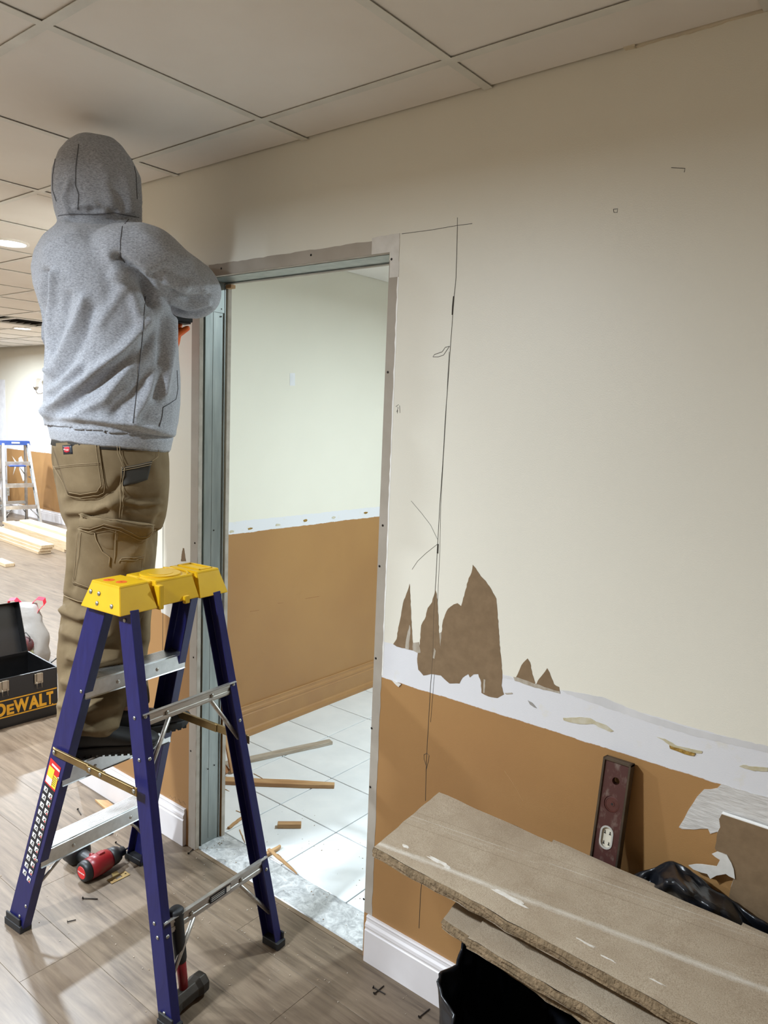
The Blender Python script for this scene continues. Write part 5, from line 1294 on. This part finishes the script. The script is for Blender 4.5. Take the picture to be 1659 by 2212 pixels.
fold(pme, [([(150,1085),(200,1084),(245,1062),(262,1040)], -.013, 10), ([(150,1105),(205,1104),(250,1084)], .010, 9), ([(152,1120),(190,1118),(230,1104)], -.008, 8), ([(335,1105),(300,1190),(262,1218)], .008, 11), ([(345,1120),(320,1180),(290,1215)], -.010, 10),
           ([(268,1070),(300,1082),(345,1078)], -.006, 7), ([(268,1092),(300,1100),(345,1094)], -.006, 6), ([(268,1082),(300,1092),(345,1086)], .005, 6),
           ([(138,1296),(170,1312),(200,1316)], -.014, 8), ([(136,1318),(172,1334),(205,1330)], .013, 8), ([(136,1342),(178,1356),(222,1346)], -.012, 8), ([(140,1366),(180,1382),(235,1372)], .010, 9), ([(140,1392),(185,1408),(245,1396)], -.012, 9),
           ([(150,1420),(195,1436),(250,1420)], .012, 8), ([(146,1446),(195,1462),(250,1444)], -.013, 8), ([(140,1472),(190,1488),(250,1468)], .013, 8), ([(138,1498),(190,1514),(250,1494)], -.014, 8), ([(134,1524),(188,1540),(250,1518)], .014, 8), ([(140,1550),(195,1562),(250,1546)], -.013, 7), ([(150,1572),(200,1582),(250,1568)], .010, 6),
           ([(110,985),(118,1030),(135,1065)], -.006, 8), ([(330,1000),(345,1040),(342,1090)], .006, 12), ([(146,1150),(150,1220),(146,1280)], .008, 7), ([(160,1150),(164,1220),(158,1270)], -.006, 6), ([(232,1075),(245,1100),(248,1120)], .006, 8),
           ([(300,1240),(316,1300),(310,1380)], .010, 10), ([(285,1300),(300,1360),(296,1440)], -.010, 10)])
wrinkle(pme, .007, 10, 7, 11, lambda p: min(1, max(.35, (1.2-p.z)*2.2)))
pbvh = BVHTree.FromPolygons([v.co.copy() for v in pme.vertices], [tuple(p.vertices) for p in pme.polygons])
TRS = finish(pme, 'work_trousers', MAT_PANT); TRS['label'] = 'brown canvas cargo work trousers'
def patch(bvh, top, bot, name, mat, parent, off=.003, nu=18, nv=10, th=.003):
    """cloth panel lying on the garment; top and bottom edges traced on it"""
    def at(pl, t):
        L_ = [math.hypot(b[0]-a[0], b[1]-a[1]) for a, b in zip(pl, pl[1:])]; s = t*sum(L_)
        for (a, b), l in zip(zip(pl, pl[1:]), L_):
            if s <= l+1e-6: return (a[0]+(b[0]-a[0])*s/l, a[1]+(b[1]-a[1])*s/l)
            s -= l
        return pl[-1]
    g = []; gi = []
    for j in range(nv+1):
        for i in range(nu+1):
            a, b = at(top, i/nu), at(bot, i/nu); t = j/nv; p, n = cast(bvh, a[0]+(b[0]-a[0])*t, a[1]+(b[1]-a[1])*t)
            edge = i in (0, nu) or j in (0, nv)
            g.append(p+n*(off*(.6 if edge else 1))-PO); gi.append(p-n*.003-PO)
    W_ = nu+1; N_ = len(g); fs = []
    for j in range(nv):
        for i in range(nu):
            q = j*W_+i; fs.append((q, q+1, q+W_+1, q+W_)); fs.append((N_+q, N_+q+W_, N_+q+W_+1, N_+q+1))
    for i in range(nu): fs.append((i, N_+i, N_+i+1, i+1)); q = nv*W_+i; fs.append((q, q+1, N_+q+1, N_+q))
    for j in range(nv): q = j*W_; fs.append((q, q+W_, N_+q+W_, N_+q)); q = j*W_+nu; fs.append((q, N_+q, N_+q+W_, q+W_))
    return MB().add(g+gi, fs).build(name, mat, parent, smooth=True)
bp_ = patch(pbvh, [(112,958),(160,955),(214,958)], [(148,1068),(175,1073),(215,1068),(228,1058)], 'back_pocket', MAT_PANT, TRS, .004)
# edges of the back pocket with their double stitching
def stitch(pts, name='stitching', off=.0050, r=.0009, parent=TRS): return seam(pbvh, pts, r, name, MAT_STITCH, parent, off)
stitch([(214,962),(219,1000),(227,1050),(224,1062),(212,1068),(175,1073),(150,1069),(138,1040),(118,1005)])
stitch([(208,962),(213,1000),(220,1048),(210,1061),(176,1067),(152,1063)])
stitch([(118,1008),(165,1003),(216,1000)]); stitch([(118,1011),(165,1006),(216,1003)])
stitch([(252,958),(254,980),(262,1000),(266,1012)]); stitch([(257,958),(259,980),(266,998)])
stitch([(262,1008),(260,1050),(258,1090),(256,1118)]); stitch([(268,1010),(266,1050),(264,1090),(262,1118)])
pt_ = patch(pbvh, [(137,962),(158,961)], [(140,982),(160,981)], 'brand_tag', MAT_LBL, TRS, .0068, 6, 6)
patch(pbvh, [(141,966),(149,963.5),(156,965)], [(142,977),(149,979.5),(156,976)], 'brand_tag_field', M('tag_red', (176, 30, 44), .7), TRS, .0080, 6, 6)
def on_pants(txt, u, v, size, mat, off):
    me = text_mesh(txt, size, .0002)
    p, n = cast(pbvh, u, v, off); n = V((n.x, n.y, 0)).normalized(); ex = V((0, 0, 1)).cross(n).normalized()
    for q in me.vertices: q.co = p-PO+ex*q.co.x+V((0, 0, 1))*q.co.y+n*q.co.z
    me.materials.clear(); me.materials.append(mat); return link('tag_lettering', me, TRS)
on_pants('Wrangler', 148.8, 971.5, .0062, MAT_WHT, .0088)
# dark reinforcement at the front pocket, cargo pocket and flap
patch(pbvh, [(263,1010),(295,1004),(328,996)], [(266,1050),(295,1044),(318,1036)], 'pocket_reinforcement', MAT_DARKCLOTH, TRS, .0035)
stitch([(264,1012),(296,1006),(327,999)], off=.0045); stitch([(264,1016),(296,1010),(326,1003)], off=.0045)
stitch([(328,996),(338,988),(340,975),(339,962)])
cp_ = patch(pbvh, [(172,1128),(230,1135),(290,1140),(322,1146)], [(158,1262),(200,1276),(250,1284),(300,1278)], 'cargo_pocket', MAT_PANT, TRS, .005, 22, 16)
fp_ = patch(pbvh, [(176,1108),(205,1115),(260,1122),(328,1131)], [(174,1138),(190,1144),(226,1133),(256,1140),(296,1160),(316,1160),(327,1146)], 'pocket_flap', MAT_PANT, TRS, .013, 24, 6)
stitch([(175,1140),(196,1145),(226,1134),(256,1141),(296,1161),(316,1161),(328,1140)], off=.0130); stitch([(178,1136),(200,1138),(228,1128),(260,1135),(298,1154),(314,1154),(325,1140)], off=.0135)
stitch([(176,1108),(205,1115),(260,1122),(328,1131)], off=.0110)
stitch([(172,1150),(168,1200),(160,1256),(200,1270),(250,1278)], off=.0065); stitch([(178,1150),(174,1200),(166,1254)], off=.0065)
stitch([(207,1148),(210,1166),(222,1190),(237,1202),(236,1222)], off=.0075, r=.0016); stitch([(250,1140),(248,1190),(247,1215)], off=.0068)
stitch([(256,1215),(262,1206),(308,1200),(306,1225)], off=.0075); stitch([(258,1210),(264,1210),(306,1205)], off=.0075)
patch(pbvh, [(208,1150),(228,1142),(250,1145)], [(216,1176),(232,1188),(247,1190)], 'pocket_opening', MAT_PANT, TRS, .0062, 8, 8)
stitch([(140,1285),(170,1298),(195,1302)], off=.003, r=.0013)
bl_ = MB().loft([tring(z, a, b, c, 0, 48) for z, a, b, c in ((1.520, .155, .157, .187), (1.522, .1615, .1615, .1935), (1.552, .157, .158, .188), (1.554, .150, .152, .182))]).move(-PO).build('belt', MAT_DARKCLOTH, TRS, smooth=True)

# --- shoes
def shoe(heel, toe, name='shoe'):
    heel, toe = V(heel), V(toe); d = (toe-heel); d.z = 0; L_ = d.length; d.normalize(); s = V((-d.y, d.x, 0)); z0 = heel.z
    def rg(x, w, zb, zt_, p=2.4, n=24, sh=0):
        c = heel+d*(x*L_)+s*sh+V((0, 0, (zb+zt_)/2)); return ringz(c, s*w, V((0, 0, (zt_-zb)/2)), n, p)
    up_ = MB().loft([rg(.01, .024, .020, .060), rg(.06, .034, .016, .088), rg(.16, .037, .016, .100), rg(.30, .037, .016, .098), rg(.42, .040, .016, .088), rg(.55, .045, .016, .072), rg(.70, .049, .016, .060), rg(.84, .046, .016, .052), rg(.94, .034, .018, .044), rg(.99, .015, .022, .036)])
    so = MB(); pr = [(.0, .022), (.05, .034), (.2, .037), (.4, .037), (.55, .044), (.72, .051), (.86, .047), (.95, .034), (1.0, .012)]
    n = 40; ring_t, ring_m, ring_b = [], [], []
    pts = []
    def wid(x):
        for (a, wa), (b, wb) in zip(pr, pr[1:]):
            if x <= b: return wa+(wb-wa)*(x-a)/(b-a)
        return pr[-1][1]
    xs_ = [.5-.5*math.cos(math.pi*k/20) for k in range(21)]
    outl = [(x, wid(x)) for x in xs_]+[(x, -wid(x)) for x in reversed(xs_)]
    for zz, k in ((.003, .94), (.008, 1.0), (.024, 1.03), (.028, .98)):
        so_r = [heel+d*(L_*(.5+(x-.5)*1.02))+s*(w_*k)+V((0, 0, zz+(.012 if x > .93 and zz < .02 else 0))) for x, w_ in outl]; pts.append(so_r)
    so.loft(pts)
    for k in range(14):
        x = .04+.066*k
        for sg in (-1, 1): so.obox(heel+d*(L_*x)+s*(sg*wid(x)*.72)+V((0, 0, .005+(.008 if x > .92 else 0))), d*.0058, s*(wid(x)*.30), V((0, 0, .005)))
    sh = up_.move(-PO).build(name, MAT_SHOE, PERS, smooth=True); so.move(-PO).build('sole', MAT_SOLE, sh)
    to = MB().loft([rg(.74, .0495, .024, .0585), rg(.86, .0468, .020, .0525), rg(.95, .0345, .018, .0440), rg(1.0, .014, .022, .036)]).move(-PO); to.build('toe_cap', MAT_RUB, sh, smooth=True)
    for k in range(4):
        x = .40+.075*k; zt_ = .093-.0085*k*1.25
        MB().tube([heel+d*(L_*x)+s*(q*.024)+V((0, 0, zt_-(abs(q)**2)*.012)) -PO for q in (-1, -.5, 0, .5, 1)], .0024, 6).build('lace', MAT_BLK, sh, smooth=True)
    return sh
zt2 = .5755
s1 = shoe((-.835, -.530, zt2), (-.692, -.296, zt2)); s1['label'] = 'dusty black work shoe'
s2 = shoe((-.862, -.402, zt2), (-.772, -.118, zt2)); s2['label'] = 'black work shoe further along the tread'

# --- orange gloves and hands
def hand(wrist, palm_dir, normal, curls, thumb, name, size=1.0, thumb_pts=None):
    """palm with five separate fingers; curls = bend per finger in radians"""
    d = V(palm_dir).normalized(); n = V(normal).normalized(); n = (n-d*n.dot(d)).normalized(); s = d.cross(n)
    m = MB(); k = size
    m.loft([ringz(wrist+d*(x*k), s*(w*k), n*(t*k), 20, 2.6) for x, w, t in ((-.05, .036, .030), (-.01, .033, .026), (.02, .040, .022), (.055, .044, .019), (.085, .043, .015), (.092, .036, .010))])
    for fi, (off, L_, r) in enumerate(((-.031, .070, .0092), (-.010, .080, .0096), (.011, .075, .0093), (.031, .060, .0084))):
        p = wrist+d*(.080*k)+s*(off*k); a = curls; pts = [(p-d*.02*k, r*k)]; di = d; ang = 0
        pts.append((p, r*k))
        for sg in (.46, .30, .24):
            ang += a[fi]; di = (d*math.cos(ang)+n*math.sin(ang)); p = p+di*(L_*sg*k); pts.append((p, r*k*(.97 if sg > .3 else .86)))
        x = limb(pts, 12); m.add(x.v, x.f); m.ell(pts[-1][0], V((r*.86*k, 0, 0)), V((0, r*.86*k, 0)), V((0, 0, r*.86*k)), 10, 6)
    tp = thumb_pts or [wrist+d*.015*k-s*.026*k, wrist+d*.035*k-s*.052*k+n*.01*k, wrist+d*.058*k-s*.066*k+n*.018*k, wrist+d*.078*k-s*.068*k+n*.022*k]
    x = limb(list(zip(tp, (.016*k, .0135*k, .0115*k, .0092*k))), 14); m.add(x.v, x.f); m.ell(tp[-1], V((.0092*k, 0, 0)), V((0, .0092*k, 0)), V((0, 0, .0092*k)), 10, 6)
    me = remesh(m, .0032, 2, name); return finish(me, name, MAT_GLOVE)
RT_ = V((.5, .866, 0))
tipL = px2(405, 709, .20)
wl_ = px2(352, 768, .20)
hand(wl_, V((0, 0, 1))+RT_*.22, PN, (.25, .25, .28, .3), None, 'glove', 1.0, [px2(362, 752, .195), px2(377, 728, .19), px2(392, 717, .19), px2(405, 709, .19)])
# drill held by the right hand
DB = px2(385, 683, .19)          # battery centre
DR = thing('cordless_drill', 'black cordless drill gripped by the worker under the raised sleeve', 'power tool', DB)
def dr(x, r, z, c=0): return [PF*x+PR*(r*math.cos(a))+V((0, 0, z+r*math.sin(a))) for a in (2*math.pi*k/20 for k in range(20))]
MB().box((-.03, -.04, -.024), (.03, .04, .024)).xf(Matrix.Rotation(PHI-math.pi/2, 4, 'Z')).build('battery', MAT_BLK, DR, bevel=.006, seg=2)
MB().box((-.031, -.036, -.006), (.031, .030, .004)).xf(Matrix.Rotation(PHI-math.pi/2, 4, 'Z')).build('battery_band', M('grey_band', (78, 78, 78), .5), DR)
MB().box((.0295, -.02, -.002), (.0315, .012, .018)).xf(Matrix.Rotation(PHI-math.pi/2, 4, 'Z')).build('battery_label', MAT_REDP, DR)
MB().loft([ringz(V((0, 0, z))+PF*f, PR*.018, PF*.022, 18, 2.4) for z, f in ((.02, 0), (.05, -.002), (.09, -.006), (.125, -.008))]).build('handle', MAT_BLK, DR, smooth=True)
MB().loft([dr(x, r, .145) for x, r in ((-.075, .022), (-.07, .029), (-.02, .031), (.03, .030), (.05, .026))]).build('motor_housing', M('drill_yellow_grey', (60, 58, 54), .5), DR, smooth=True)
MB().loft([dr(x, r, .145) for x, r in ((.05, .021), (.075, .021), (.09, .014), (.094, .006))]).build('chuck', MAT_IRON, DR, smooth=True)
wr = HNR
hand(DB+V((0, 0, .075))-PF*.008+PR*.075-PN*.0, -PR, PF, (.75, .8, .8, .8), None, 'glove', 1.0)
